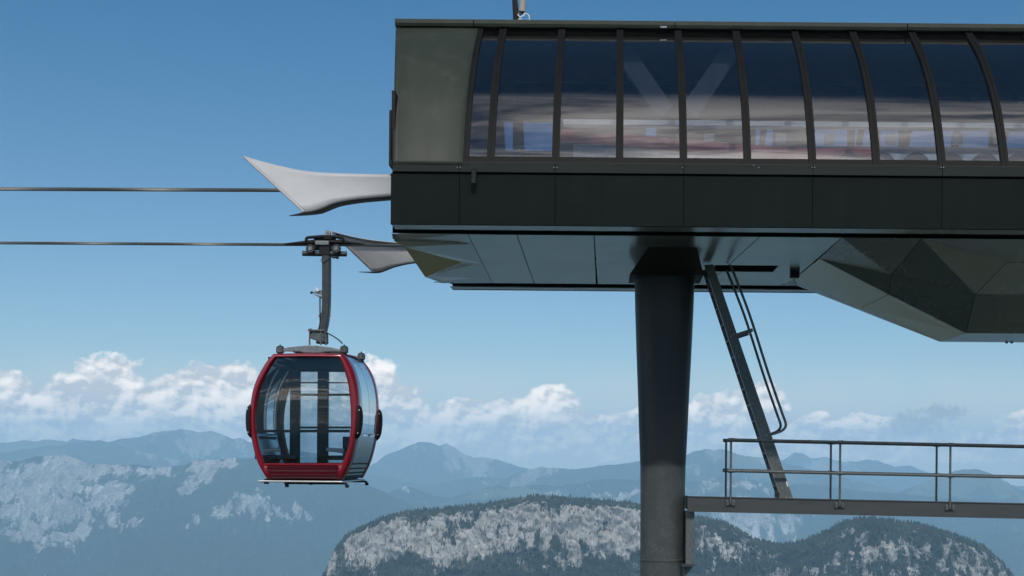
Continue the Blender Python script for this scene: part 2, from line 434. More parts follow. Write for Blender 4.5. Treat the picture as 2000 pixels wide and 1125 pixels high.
# folded hood on the right
def K(px, py, Y): return V(px, py, Y)
g = K(1735,575,20.15); e = K(1680,602,22.05); hh = K(1741,537,19.6); i_ = Vector((S(1792,471).x, Y0S, ZS)); j = K(1967,512,18.75); k_ = K(1905,575,19.45)
l = K(1886,651,20.05); m_ = K(1835,667.5,21.6)
def onplane(px, py, A, B, C):               # the point of the pixel's sight line that lies in the plane A B C
    n_ = (B-A).cross(C-A); d_ = V(px, py, 1.0); return d_*(A.dot(n_)/d_.dot(n_))
k_ = onplane(1905,575,hh,g,l); j = onplane(1967,512,i_,hh,k_)
if not (Y0S+.2 < j.y < 19.6): j = K(1967,512,18.75)
def ext(p): return Vector((XR, p.y, p.z))
e2, m2, c3 = e.copy(), m_.copy(), c_.copy()
def mirp(p, f=.35): return Vector((p.x+.25, 2*YC+.9-p.y, p.z))
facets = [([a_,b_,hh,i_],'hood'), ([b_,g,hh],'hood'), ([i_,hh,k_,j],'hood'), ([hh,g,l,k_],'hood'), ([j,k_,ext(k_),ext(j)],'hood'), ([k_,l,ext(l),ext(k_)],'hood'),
          ([b_,c_,e,g],'hood_lit_strip'), ([g,e,m_,l],'hood_lit_strip'), ([l,m_,ext(m_),ext(l)],'soffit_sky_tone'), ([i_,j,ext(j),ext(i_)],'soffit_sky_tone')]
for pts, mt in facets:
    if len(pts) == 4: sheet(pts, M[mt], 'hood_panel', .0035, .004); back(pts, .022)
    else: sheet(pts, M[mt], 'hood_panel', .0035, .004); back(pts, .022)
# far side of the hood, closing it towards the rear rim
r0 = Vector((E1.x+.3, Y1S, ZS)); r1 = Vector((XR, Y1S, ZS))
for pts in ([c_, E1, r0], [c_, r0, e], [e, r0, m_], [m_, r0, r1, ext(m_)]): sheet(pts, M['hood'], 'hood_panel', .003, .004)
cl = MB()                                                   # two small clips under the bottom edge
for px in (1966,1976): q = K(px,669,21.55); cl.cyl((q.x-.02,q.y,q.z),(q.x+.02,q.y,q.z),.014,8)
cl.build('edge_clips', M['rubber'], st)
BK.build('soffit_backing', M['black'], st)
MB().box((XL+.12, YF+.3, ZS+.36),(XR, 2*YC-YF-.3, ZS+.42)).build('machine_floor', M['machine'], st)
# end walls
ew = MB(); xw = XL+.06
ew.box((xw, YF+.1, zb0-.3),(xw+.04, YF+.9, zb1+.02)); ew.box((xw, 2*YC-YF-.9, zb0-.3),(xw+.04, 2*YC-YF-.1, zb1+.02)); 
ew.build('portal_wall', M['fascia'], st)
br = MB()
for z0, z1, dx in ((3.72,4.6,.0),(3.65,4.35,.03)): br.box((XL-.02-dx, YF+.15, z0),(XL+.02-dx, YF+.4, z1))
br.build('portal_brush', M['rubber'], st)
MB().prism([(XR, y, z) for y, z in [(YF+.1,ZS),(YF+.1,3.65)]+[(p[0]+.05,p[1]) for p in PROF]+[(2*YC-p[0]-.05,p[1]) for p in PROF[::-1]]+[(2*YC-YF-.1,ZS)]], (.06,0,0)).build('end_wall', M['fascia'], st)
# drain spout under the belt
q = V(926,333,YF-.07); d = MB(); d.tube([(q.x,YF,q.z),(q.x,q.y+.01,q.z),(q.x,q.y-.02,q.z-.02),(q.x-.004,q.y-.025,q.z-.17)], .034, 14)
d.build('drain_spout', M['belt'], st, 40)
# column
cxw = V(1294,1000,YC).x
prof = []
for py, w in ((541,117),(600,114),(680,108),(760,101),(840,95),(909,89),(912,88.5),(1000,86.5),(1094,86),(1095,88.5),(1098,88.5),(1099,86)):
    p = V(1294, py, YC-.4); prof.append((w/2*(YC)/F, p.z))
prof = [(.2, prof[0][1]+.05), (prof[0][0]-.01, prof[0][1]+.05)] + prof + [(prof[-1][0], GZ), (.55, GZ), (.55, GZ-.4)]
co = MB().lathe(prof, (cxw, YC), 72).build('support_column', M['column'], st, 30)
ztop = prof[1][1]
MB().lathe([(.40,ztop-.05),(.462,ztop-.045),(.47,ztop-.02),(.462,ztop-.005),(.40,ztop-.002)], (cxw,YC), 64).build('column_collar', M['belt'], co, 30)
# saddle above the column
t0, t1 = S(1266,482), S(1361,484); b0, b1 = V(1229,535,YC-.5), V(1375,538.5,YC-.5)
bz = (b0.z+b1.z)/2
hd = MB(); hd.hexa([(b0.x,YC-.5,bz),(b1.x,YC-.5,bz),(b1.x,YC+.5,bz),(b0.x,YC+.5,bz),(t0.x,t0.y,ZS-.003),(t1.x,t0.y,ZS-.003),(t1.x,2*YC-t0.y,ZS-.003),(t0.x,2*YC-t0.y,ZS-.003)])
hd.build('column_head', M['belt'], st, bevel=.006)
# interior
def bx3(name, mat, a, b): return MB().box(a, b).build(name, mat, st)
yi = 19.3
zi = V(1500,241,yi).z
bx3('light_beam', M['white'], (V(1100,240,yi).x, yi, zi-.035), (XR-.1, yi+.2, zi+.035))
p0, p1, p2 = V(1215,100,yi+.3), V(1300,222,yi+.3), V(1430,98,yi+.3)
sv = MB(); sv.bar(p0, p1, .18, .26, (0,1,0)); sv.build('roof_strut', M['strut'], st)
sv = MB(); sv.bar(p2, V(1345,222,yi+.31), .18, .26, (0,1,0)); sv.build('roof_strut', M['strut'], st)
pw = MB()
for k in range(18):
    x = V(1654,315,19.0).x + .472*k
    if x > XR-.3: break
    MB().wheel((x, 19.0, 4.0), .2, .12).build('drive_tyre', M['rubber'], st, 40)
bx3('tyre_girder', M['machine'], (V(1560,300,19.3).x, 19.25, 3.66), (XR-.2, 19.35, 4.24))
for px in (1385,1525,1620,1740,1870,1950):
    q = V(px,275,19.2); bx3('clamp_bracket', M['interior_grey'], (q.x-.07,19.18,q.z-.05),(q.x+.07,19.24,q.z+.1))
rl = MB(); rl.tube([V(px,py,18.6+dy) for px,py,dy in ((1100,265,1.2),(1200,272,.8),(1330,285,.4),(1480,297,.2),(1600,303,.3),(1700,300,.6))], .09, 8); rl.build('added_red_band', M['red_band_paint'], st, 40)  # added red tube standing in for the reddish band in the glass
yl = 22.62  # dark panels and blocks added to block bright sky through the far windows
bx3('rear_sky_blocker', M['interior'], (XL+.4,yl,3.2),(XR-.2,yl+.06,4.98)); bx3('rear_sky_blocker', M['ceiling'], (XL+.4,yl,5.46),(XR-.2,yl+.06,6.05))
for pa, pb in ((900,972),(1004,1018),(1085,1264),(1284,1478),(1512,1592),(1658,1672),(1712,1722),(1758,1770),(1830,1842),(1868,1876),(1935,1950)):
    bx3('rear_post_blocker', M['interior'], (V(pa,0,yl).x, yl, 4.981), (V(pb,0,yl).x, yl+.06, 5.459))
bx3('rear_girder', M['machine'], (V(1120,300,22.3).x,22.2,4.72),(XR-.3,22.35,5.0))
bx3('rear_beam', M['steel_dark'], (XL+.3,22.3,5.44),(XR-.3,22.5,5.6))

# entry horns
def horn(pxy_top, pxy_bot, yface, ydir, lip, flare, name_off):
    """pxy_top/bottom: edge curves from the tip to the building; yface: depth of the sheet at the building; ydir: side the flanges point to"""
    n = 28
    T = catmull(pxy_top, 8); B = catmull(pxy_bot, 8)
    def res(c):
        c = np.array(c); s = np.r_[0, np.cumsum(np.hypot(*np.diff(c, axis=0).T))]; q = np.linspace(0, s[-1], n)
        return np.c_[np.interp(q, s, c[:,0]), np.interp(q, s, c[:,1])]
    T, B = res(T), res(B)
    face = []
    for i in range(n):
        t = i/(n-1); yy = yface - ydir*flare*(1-t)**2.2
        face.append([V(*(T[i]*(1-s)+B[i]*s), yy + ydir*.012*math.sin(math.pi*s)*(1-.4*t)) for s in np.linspace(0,1,9)])
    hb = MB().grid(face).build('entry_horn', M['horn'], st, 60, solid=.012)
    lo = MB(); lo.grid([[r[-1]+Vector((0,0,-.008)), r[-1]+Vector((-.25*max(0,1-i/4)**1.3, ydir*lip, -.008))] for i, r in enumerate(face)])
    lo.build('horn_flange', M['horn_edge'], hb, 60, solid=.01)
    up = MB(); up.grid([[r[0]+Vector((0,0,.004)), r[0]+Vector((0, ydir*lip*.9, .01))] for r in face])
    up.build('horn_flange', M['horn'], hb, 60, solid=.01)
    ed = MB(); ed.grid([[p+Vector((0,.002,0)), p+Vector((.03,ydir*lip*.5,.0))] for p in [face[0][0].lerp(face[0][0],0)] + face[0][1:]])
    ed.build('horn_flange', M['horn'], hb, 60, solid=.008)
    rolled = MB(); rolled.tube([p+Vector((-.006,-.004,0)) for p in face[0]], .014, 8); rolled.build('horn_bead', M['horn'], hb, 40)
    return hb
horn([(477.5,306.5),(520,318.6),(567,330),(600,335.5),(640,339),(684,340.5),(780,342)],
     [(594,413.5),(612,411),(629,405),(654,395),(679,390),(709,386),(780,380)], 17.62, 1, .27, .22, 0)
horn([(650,455),(683,463.5),(717,470.5),(763,476),(800,478.5),(860,480)],
     [(731,532.5),(745,531),(770,521.5),(800,514.5),(830,511),(860,509)], 23.85, -1, .14, .35, 0)

# ------------------------------------------------------------------ roof antenna
an = thing('antenna', (V(1016,42,19.75).x, 19.75, 6.06), 'grey cylinder antenna and dark mast on the station roof edge', 'antenna')
a0 = an.location
ms = MB(); ms.tube([V(1009,50,19.75), V(1006,8,19.75), V(1005,-8,19.75)], [.045,.04,.035], 8); ms.build('mast', M['rubber'], an, 40)
mc = MB(); mc.cyl(V(1004.5,-6,19.74), V(1004.5,1,19.74), .02, 8); mc.build('mast_cap', M['white'], an, 40)
cy_ = MB(); cy_.cyl(V(1019.5,24,19.75), V(1021,1.5,19.75), .052, 24); cy_.build('cylinder', M['antenna'], an, 40, bevel=.008)
cb = MB()
cb.tube(catmull([V(1011,28,19.7),V(1016,33,19.7),V(1023,30,19.7),V(1025,25,19.7)],5), .009, 6)
cb.tube(catmull([V(1026,26,19.7),V(1032,29,19.7),V(1034,36,19.7),V(1034,48,19.7)],5), .007, 6)
cb.tube(catmull([V(1012,40,19.7),V(1015,36,19.7),V(1018,38,19.7),V(1019,48,19.7)],5), .007, 6)
cb.build('antenna_cable', M['white'], an, 40)
bk = MB(); bk.bar(V(1007,31,19.75), V(1020,22,19.75), .05, .05); bk.build('bracket', M['steel_dark'], an)

# ------------------------------------------------------------------ haul ropes
def rope(name, p, q, dia, label, sag=.0):
    p, q = Vector(p), Vector(q); L = (q-p).length; d = (q-p).normalized(); a = Vector((0,1,0)); b_ = d.cross(a)
    mb = MB(); n = int(L/.022); pitch = .36; rs = dia*.205
    for s in range(6):
        pts = []
        for i in range(n+1):
            x = L*i/n; g_ = 2*math.pi*(x/pitch + s/6)
            pts.append(p + d*x + (a*math.cos(g_)+b_*math.sin(g_))*(dia/2-rs*.93))
        mb.tube(pts, rs, 6)
    o = mb.build(name, M['rope'], None, 50, recalc=False)
    return tag(o, label, 'cable', 'steel haul ropes of the lift')
YNR, YFR = 18.05, 23.3
rn0, rn1 = V(0,369,YNR), V(545,371.5,YNR); dn = (rn1-rn0)/(rn1.x-rn0.x)
rope('haul_rope', rn0 + dn*(-9-rn0.x*0), rn1 + dn*(1.6), .049, 'upper twisted steel rope ending behind the large near entry horn')
rf0, rf1 = V(0,474.5,YFR), V(780,479,YFR); df = (rf1-rf0)/(rf1.x-rf0.x)
rope('haul_rope', rf0 + df*(-9), rf1 + df*(1.5), .05, 'lower twisted steel rope that carries the red gondola')

# ------------------------------------------------------------------ gondola
YN = 22.3; DEP = 2.0; YR = YN + DEP
gd = thing('gondola', (V(593,940,YFR).x, YFR, V(593,945,YFR).z), 'red framed gondola cabin with silver sides hanging from the lower rope', 'gondola')
def side(pts): return catmull(pts, 4)
outL = side([(533.5,691),(521,705),(509,724),(498,747),(491,772),(487.5,803),(487.5,832),(491,860),(502,902),(521,936)])
outR = side([(669,690.5),(680,705),(689.5,724),(696,747),(699.5,772),(700.5,803),(699,832),(695,860),(684,902),(667,937)])
glL = side([(541,699),(532,711),(523,727),(512.5,747),(504.5,770),(499.5,803),(499,832),(502.5,857),(508,881),(516.5,905)])
glR = side([(661.5,699),(667.5,711),(673,727),(678.5,747),(682,770),(684.5,803),(684.5,832),(681.5,857),(676.5,881),(667,905)])
def loop(L_, R_, dy, ins=0.0, nt_=8, y=YN):
    # ordered: top edge left->right, right side down, bottom right->left, left side up
    out = []
    tl_, tr2, bl_, br2 = L_[0], R_[0], L_[-1], R_[-1]
    for k in range(nt_): t = k/nt_; out.append((tl_[0]+(tr2[0]-tl_[0])*t, tl_[1]+(tr2[1]-tl_[1])*t - 1.2*math.sin(math.pi*t)*(1 if L_ is outL else .6)))
    out += R_[:-1]
    for k in range(nt_): t = k/nt_; out.append((br2[0]+(bl_[0]-br2[0])*t, br2[1]+(bl_[1]-br2[1])*t))
    out += L_[::-1][:-1]
    c = V(594, 815, YN); ps = []
    for p in out:
        q = V(p[0], p[1], YN); q = c + (q-c)*(1-ins)
        q.y = y + dy; ps.append(q)
    return ps
def ring(sign, y):
    rows = []
    for (wo, dy, ins) in ((0,.03,0),(.10,-.018,0),(.3,-.045,0),(.6,-.042,0),(.85,-.022,0),(1,.02,0),(1,.1,-.006),(1,.17,-.002),(1,.18,.02)):
        go, gi = loop(outL, outR, 0), loop(glL, glR, 0)
        rw = []
        for a, b_ in zip(gi, go):
            q = a.lerp(b_, wo); c = V(594,815,YN); q = c + (q-c)*(1-ins); q.y = y + sign*dy; rw.append(q)
        rows.append(rw)
    return MB().grid(rows, True)
NL = len(loop(outL, outR, 0))
ring(1, YN).build('end_frame', M['red'], gd, 50)
ring(-1, YR).build('end_frame', M['red'], gd, 50)
NS = len(outL)
def endglass(y, sign):
    gl = loop(glL, glR, 0); rows = []
    R_ = [V(p[0],p[1],YN) for p in glR]; L_ = [V(p[0],p[1],YN) for p in glL]
    for ii, (a, b_) in enumerate(zip(L_, R_)):
        rw = []; tv = ii/(len(L_)-1)
        for s in np.linspace(-.01,1.01,9):
            q = a.lerp(b_, s); q.y = y + sign*(.03 - .006*math.sin(math.pi*min(max(s,0),1)) - .03*math.sin(math.pi*tv)*min(1,8*min(s+.02,1.02-s))); rw.append(q)
        rows.append(rw)
    return MB().grid(rows)
endglass(YN, 1).build('end_window', M['cabin_glass'], gd, 60)
endglass(YR, -1).build('end_window', M['cabin_glass'], gd, 60)
# lower red louvre panel on each end
for y, s_ in ((YN,1),(YR,-1)):
    a, b_ = V(521,907,YN), V(663,907.5,YN); c, d_ = V(531,934,YN), V(657,934.5,YN)
    lp = MB(); n = 4; prof = []
    for k in range(n):
        t0_, t1_ = k/n, (k+.55)/n
        for t, dy in ((t0_,-.10),(t1_,-.075),(t1_,-.035),((k+1)/n-.001,-.035)): prof.append((t, dy))
    rows = []
    for t, dy in prof:
        p, q = a.lerp(c, t), b_.lerp(d_, t); rows.append([Vector((p.x,y+s_*dy,p.z)), Vector((q.x,y+s_*dy,q.z))])
    lp.grid(rows); lp.build('louvre_panel', M['red'], gd)
# curved silver sides with a window band
ysq = [.17,.3,.34,.66,.98,1.02,1.34,1.66,1.7,DEP-.17]
for nm, C in (('L', outL), ('R', outR)):
    c = V(594,815,YN)
    P = [c + (V(p[0],p[1],YN)-c)*.985 for p in C]
    sk = MB(); wn = {}
    for i in range(NS-1):
        for k in range(len(ysq)-1):
            y0, y1 = YN+ysq[k], YN+ysq[k+1]
            quad = [Vector((P[i].x,y0,P[i].z)), Vector((P[i].x,y1,P[i].z)), Vector((P[i+1].x,y1,P[i+1].z)), Vector((P[i+1].x,y0,P[i+1].z))]
            iswin = 5 <= i < 26 and k in (2,3,5,6)
            if iswin: wn.setdefault(k//4, []).append(quad)
            else: sk.add(quad, [(0,1,2,3)])
    def merge(mb):
        return mb
    o = sk.build('side_panel', M['silver'], gd, 50, solid=.02)
    import bmesh
    bm = bmesh.new(); bm.from_mesh(o.data); bmesh.ops.remove_doubles(bm, verts=bm.verts, dist=1e-4); bmesh.ops.recalc_face_normals(bm, faces=bm.faces); bm.to_mesh(o.data); bm.free()
    for kk, qs in wn.items():
        w = MB()
        for q in qs: q = [p + Vector(((.012 if nm == 'R' else -.012),0,0)) for p in q]; w.add(q, [(0,1,2,3)])
        o2 = w.build('side_window', M['cabin_side'] if 'cabin_side' in M else M['cabin_glass'], gd)
        bm = bmesh.new(); bm.from_mesh(o2.data); bmesh.ops.remove_doubles(bm, verts=bm.verts, dist=1e-4); bmesh.ops.recalc_face_normals(bm, faces=bm.faces); bm.to_mesh(o2.data); bm.free()
        o2.data.shade_smooth()
    # vent slots low on the side
    vs = MB()
    sx = 1 if nm == 'R' else -1
    for t in (.905,.932,.958,.983):
        i = t*(NS-1); i0 = int(i); q = P[i0].lerp(P[min(i0+1,NS-1)], i-i0)
        vs.bar((q.x+sx*.012, YN+.28, q.z),(q.x+sx*.012, YR-.28, q.z), .02, .022, (1,0,0))
    vs.build('vent_slots', M['rubber'], gd)
    # black bumpers at the two ends of the side
    for yb in (YN+.035, YR-.035):
        z0, z1 = V(0,790,YN).z, V(0,857,YN).z
        rows = []
        for t in np.linspace(0,1,15):
            py = 790+67*t; z = None
            xo = np.interp(py, [p[1] for p in C], [V(p[0],p[1],YN).x for p in C]); zz = V(592,py,YN).z
            wy = .1*math.sqrt(max(0.02, 1-abs(2*t-1)**5)); th = .066*math.sqrt(max(.02,1-abs(2*t-1)**3))
            rows.append([Vector((xo + sx*(-.02 + (th+.02)*max(0,math.cos(a_))**.6), yb + wy*math.sin(a_), zz)) for a_ in np.linspace(-math.pi/2, math.pi/2, 11)])
        b = MB().grid(rows); b.f.append(tuple(range(11))); b.f.append(tuple(range(14*11,15*11)))
        bo = b.build('bumper', M['rubber'], gd, 60)
        stud = MB()
        for py in (800,845):
            xo = np.interp(py, [p[1] for p in C], [V(p[0],p[1],YN).x for p in C])
            stud.cyl((xo+sx*.02,yb-.102,V(592,py,YN).z),(xo+sx*.02,yb-.085,V(592,py,YN).z),.008,8)
        stud.build('bumper_studs', M['white'], bo)
# roof skin, floor plate and interior
c = V(594,815,YN)
rt = [Vector((p.x, 0, p.z)) for p in loop(outL,outR,0)[:9]]
MB().grid([[Vector((p.x, YN+.15, p.z-.01)) for p in rt], [Vector((p.x, YN+DEP/2, p.z+.03)) for p in rt], [Vector((p.x, YR-.15, p.z-.01)) for p in rt]]).build('roof', M['red'], gd, 60, solid=.02)
z = V(594,708,YN).z
MB().box((V(541,700,YN).x-.05, YN+.16, z), (V(662,700,YN).x+.05, YR-.16, z+.03)).build('ceiling_lining', M['interior'], gd)
fz = V(594,940,YN).z
fp = MB(); fp.prism([Vector((V(513,0,YN).x,YN-.02,fz-.02)),Vector((V(678,0,YN).x,YN-.02,fz-.02)),Vector((V(678,0,YN).x,YR+.02,fz-.02)),Vector((V(513,0,YN).x,YR+.02,fz-.02))],(0,0,.03))
fl = fp.build('floor_plate', M['plate'], gd, bevel=.01)
ft = MB()
ft.box((V(562,0,YN).x,YN+.05,fz-.05),(V(684,0,YN).x,YN+.12,fz-.021)); ft.box((V(562,0,YN).x,YR-.12,fz-.05),(V(684,0,YN).x,YR-.05,fz-.021))
for qx in (563,681):
    for qy in (YN+.06, YR-.12): ft.box((V(qx,0,YN).x,qy,fz-.1),(V(qx+6,0,YN).x,qy+.07,fz-.05))
ft.box((V(522,0,YN).x,YN+.05,fz-.05),(V(530,0,YN).x,YN+.12,fz-.02))
ft.build('undercarriage', M['interior'], gd)
zi0 = V(594,904,YN).z
MB().box((V(520,0,YN).x,YN+.14,fz+.012),(V(666,0,YN).x,YR-.14,fz+.03)).build('cabin_floor', M['interior'], gd)
# rear mullions and ski bars seen through the glass
for px0, px1 in ((571,590),(624,645)):
    a, b_ = V(px0,760,YR), V(px1,760,YR)
    mu = MB(); mu.box((a.x,YR-.17,V(0,905,YR).z),(b_.x,YR-.10,V(594,722,YR).z)); mu.build('rear_mullion', M['interior'], gd)
hdz = V(594,727,YR).z
MB().box((V(535,0,YR).x,YR-.2,hdz),(V(690,0,YR).x,YR-.13,hdz+.25)).build('rear_header', M['interior'], gd)
for py, r in ((747.5,.012),(771,.02),(835,.018)):
    p, q = V(586,py,YR-.2), V(688,py,YR-.2); MB().tube([p,q], r, 8).build('ski_bar', M['interior'], gd, 40)
p, q = V(501,842,YN+.1), V(683,842,YN+.1)
MB().bar(p, q, .04, .045).build('hand_rail', M['interior'], gd)
for x0, x1 in ((504,548),(640,680)):
    sb = MB(); xa, xb = V(x0,0,YN+.3).x, V(x1,0,YN+.3).x
    sb.box((xa,YN+.35,V(0,893,YN).z),(xb,YR-.35,V(0,884,YN).z))
    if x0 < 600: sb.box((xa-.02,YN+.4,V(0,893,YN).z),(xa+.05,YR-.35,V(0,846,YN).z))
    else: sb.box((xb-.05,YN+.4,V(0,893,YN).z),(xb+.02,YR-.35,V(0,846,YN).z))
    sb.build('bench', M['interior'], gd, bevel=.02)
    hn = MB(); s_ = 1 if x0 < 600 else -1; xx = (516,547) if x0 < 600 else (672,638)
    hn.tube([V(xx[0],880.5,YN+.12),V(xx[0]+s_*4,880.5,YN+.12),V(xx[1],877.5,YN+.12)],[.042,.036,.03],10); hn.build('arm_rest', M['arm_grey'], gd, 40)
lin = MB(); lin.bar(V(545,722,YN+1.0), V(520,800,YN+1.0), .5, .03, (0,1,0)); 
# hanger arm
ha = MB(); rows = []
for px, py, w in catmull([(638,500,14.8),(638,540,14.6),(637.8,580,14.4),(637,605,14.2),(634.5,630,13.6),(630.5,650,13),(625.5,671,14)],6):
    p = V(px, py, YFR); hw = w/2/F*YFR
    rows.append([Vector((p.x-hw,YFR-.09,p.z)),Vector((p.x+hw,YFR-.09,p.z)),Vector((p.x+hw,YFR+.09,p.z)),Vector((p.x-hw,YFR+.09,p.z))])
ha.grid(rows, True); arm = ha.build('hanger_arm', M['steel_dark'], gd, 40, bevel=.012)
bl_ = MB()
for py in (566,577,609,617): q = V(645.5 if py < 600 else 644.5,py,YFR); bl_.cyl((q.x-.01,q.y-.05,q.z),(q.x+.025,q.y-.05,q.z),.01,6)
bl_.build('arm_bolts', M['galv_light'], arm)
# grip
gp = MB(); gp.tube([V(591,495,YFR-.02), V(677,496,YFR-.02)], .045, 16); gb = gp.build('grip_tube', M['steel_dark'], gd, 40)
for px in (606.5,657): 
    q = V(px,486,YFR-.12); w = MB().wheel(q, .075, .06).build('grip_wheel', M['steel_dark'], gd, 40)
    MB().cyl((q.x,q.y-.04,q.z),(q.x,q.y+.05,q.z),.036,16).build('hub', M['galv_light'], w, 40, bevel=.006)
q = V(640.5,455.5,YFR-.05)
w = MB().wheel(q, .052, .05).build('guide_wheel', M['antenna'], gd, 40); MB().cyl((q.x,q.y-.035,q.z),(q.x,q.y+.03,q.z),.02,12).build('hub', M['galv_light'], w, 40)
ar = MB(); ar.tube(catmull([V(598,471,YFR-.06),V(599,465.5,YFR-.06),V(606,463.5,YFR-.06),V(640,461.5,YFR-.06),V(662,463.5,YFR-.06),V(669,465.5,YFR-.06),V(670,471,YFR-.06)],5), .026, 8)
ar.bar(V(633,464,YFR-.05), V(648,464,YFR-.05), .06, .05)
ar.build('grip_spring', M['rubber'], gd, 50)
jw = MB(); a, b_ = V(616,470.5,YFR-.1), V(643,479,YFR-.1); jw.box((a.x,YFR-.13,b_.z),(b_.x,YFR+.02,a.z)); jw.build('grip_jaw', M['galv_light'], gd, bevel=.01)
jb2 = MB(); a, b_ = V(626,479,YFR), V(646,500,YFR); jb2.box((a.x,YFR-.1,b_.z),(b_.x,YFR+.1,a.z)); a, b_ = V(598,481,YFR), V(668,489,YFR); jb2.box((a.x+.12,YFR-.05,b_.z),(b_.x-.12,YFR+.06,a.z))
a, b_ = V(602,464,YFR), V(667,478,YFR); jb2.box((a.x+.1,YFR-.04,b_.z),(b_.x-.1,YFR+.06,a.z))
jb2.build('grip_body', M['interior'], gd, bevel=.01)
tg = MB(); tg.tube([V(554,476,YFR-.03),V(600,473.5,YFR-.03),V(618,472.5,YFR-.03)],[.006,.035,.045],8); tg.tube([V(642,472.5,YFR-.03),V(668,473,YFR-.03),V(712,476.5,YFR-.03)],[.045,.035,.006],8)
tg.build('grip_tongue', M['rubber'], gd, 50)
lv = MB(); lv.tube(catmull([V(648,497,YFR-.1),V(650,503,YFR-.1),V(656,502,YFR-.1)],4), .016,6); lv.box(tuple(V(655,504.5,YFR-.12)), tuple(V(662,501,YFR-.04))); lv.build('grip_lever', M['interior'], gd)
wr = MB(); wr.tube(catmull([V(630,503,YFR-.1),V(627,508,YFR-.1),V(631,514,YFR-.1),V(640,507,YFR-.1),V(646,504,YFR-.1)],5), .005,5); wr.build('loose_wire', M['rubber'], gd)
# bracket with sensor and rod on the arm's left
sb = MB(); sb.prism([V(608,571,YFR-.05),V(630,566,YFR-.05),V(630,577,YFR-.05)],(0,.03,0)); sb.prism([V(609,573,YFR-.05),V(630,579,YFR-.05),V(630,585,YFR-.05)],(0,.03,0))
sb.prism([V(631,607,YFR-.05),V(631,620,YFR-.05),V(621.5,619,YFR-.05),V(623,615,YFR-.05)],(0,.05,0)); sb.build('sensor_bracket', M['galv_light'], gd)
sn = MB(); sn.bar(V(618.5,562,YFR-.06),V(622.5,569,YFR-.06),.05,.04); sn.build('sensor', M['white'], gd, bevel=.005)
kn = MB(); kn.cyl(V(606.5,571.5,YFR-.07),V(610.5,571.5,YFR-.07),.02,10); kn.build('bracket_knob', M['rubber'], gd)
rd = MB(); rd.tube(catmull([V(625,580,YFR-.06),V(625,605,YFR-.06),V(625.3,625,YFR-.06),V(624.5,635,YFR-.06),V(621.5,646,YFR-.06)],4),.012,6); rd.build('release_rod', M['interior'], gd, 40)
# damper box and yoke on the roof
dbx = MB(); dbx.prism([V(604,647,YFR-.2),V(632,647,YFR-.2),V(632.5,668,YFR-.2),V(627,670,YFR-.2),V(614,664,YFR-.2),V(604,660,YFR-.2)],(0,.4,0)); dbx.build('damper_box', M['galv'], gd, bevel=.012)
dt = MB(); dt.tube([V(601.5,645,YFR-.22),V(634,645.5,YFR-.22)],.016,8); dt.cyl(V(606,642,YFR-.22),V(606,647,YFR-.22),.03,10)
for px in (605,627,637): dt.bar(V(px,648 if px != 627 else 642,YFR-.21), V(px-.5,674,YFR-.21), .03,.022)
dt.build('damper_frame', M['galv'], gd)
hs = MB(); hs.tube(catmull([V(636,650,YFR-.2),V(640,651,YFR-.3),V(653,658,YFR-.6),V(664,666,YFR-.85),V(668.5,671,YFR-.95)],6),.011,6); hs.build('damper_hose', M['rubber'], gd, 40)
for yy, nm in ((YN+.22,0),(YR-.22,1)):
    def W(px, py): 
        p = V(px,py,YN); p.y = yy; return p
    yk = MB(); yk.prism([W(545,684),W(545,680),W(556,676),W(592,672.5),W(612,672.5),W(640,676),W(660,680),W(660,684.5),W(632,684.5),W(620,687),W(588,687),W(580,684.5)],(0,.06,0)); yk.build('roof_yoke', M['galv_light'], gd, bevel=.006)
    for px in (540,666.5):
        q = W(px,680); d_ = MB(); d_.cyl((q.x,yy+.03,W(px,687).z),(q.x,yy+.03,W(px,675.5).z),.066,18); io = d_.build('rubber_mount', M['galv'], gd, 40, bevel=.008)
        d2 = MB(); d2.cyl((q.x,yy+.03,W(px,692).z),(q.x,yy+.03,W(px,687).z),.045,12); d2.cyl((q.x,yy+.03,W(px,675.5).z),(q.x,yy+.03,W(px,673.5).z),.05,12); d2.cyl((q.x,yy+.03,W(px,673.5).z),(q.x,yy+.03,W(px,670.5).z),.012,8); d2.build('mount_bolt', M['interior'], io)
ck = MB(); p = V(602,679,YN); ck.box((p.x-.3,YN+.25,p.z-.06),(p.x-.2,YR-.25,p.z+.02)); ck.box((p.x+.2,YN+.25,p.z-.06),(p.x+.3,YR-.25,p.z+.02)); ck.box((p.x-.32,YFR-.2,p.z-.055),(p.x+.32,YFR+.2,p.z+.03)); ck.build('roof_carrier', M['galv'], gd)

# ------------------------------------------------------------------ service platform
YP0, YP1 = 20.3, 21.1
pf = thing('service_platform', tuple(V(1340,990,20.7)), 'grey steel service platform with pipe railings fixed to the round column', 'platform')
for yy in (YP0, YP1):
    a, b_ = V(1343,969.5,yy), V(2000,983.5,yy); dz = (b_.z-a.z)/(b_.x-a.x)
    xr = 8.2; zr = a.z+dz*(xr-a.x); hgt = .225 if yy == YP0 else .2
    fb = MB(); fb.prism([(a.x,yy,a.z),(xr,yy,zr),(xr,yy,zr-hgt),(a.x,yy,a.z-hgt)],(0,.06,0)); fb.prism([(a.x,yy-.012,a.z+.004),(xr,yy-.012,zr+.004),(xr,yy-.012,zr-.010),(a.x,yy-.012,a.z-.010)],(0,.1,0))
    fb.build('side_beam', M['beam'], pf)
def ptop(x, yy): return V(1343,969.5,YP0).z + dz*(x-V(1343,969.5,YP0).x)
x0 = V(1343,975,20.7).x
dk = MB(); dk.prism([(x0+.02,YP0+.065,ptop(x0,0)-.03),(8.2,YP0+.065,ptop(8.2,0)-.03),(8.2,YP1-.02,ptop(8.2,0)-.03),(x0+.02,YP1-.02,ptop(x0,0)-.03)],(0,0,-.04)); dk.build('deck_grating', M['steel_dark'], pf)
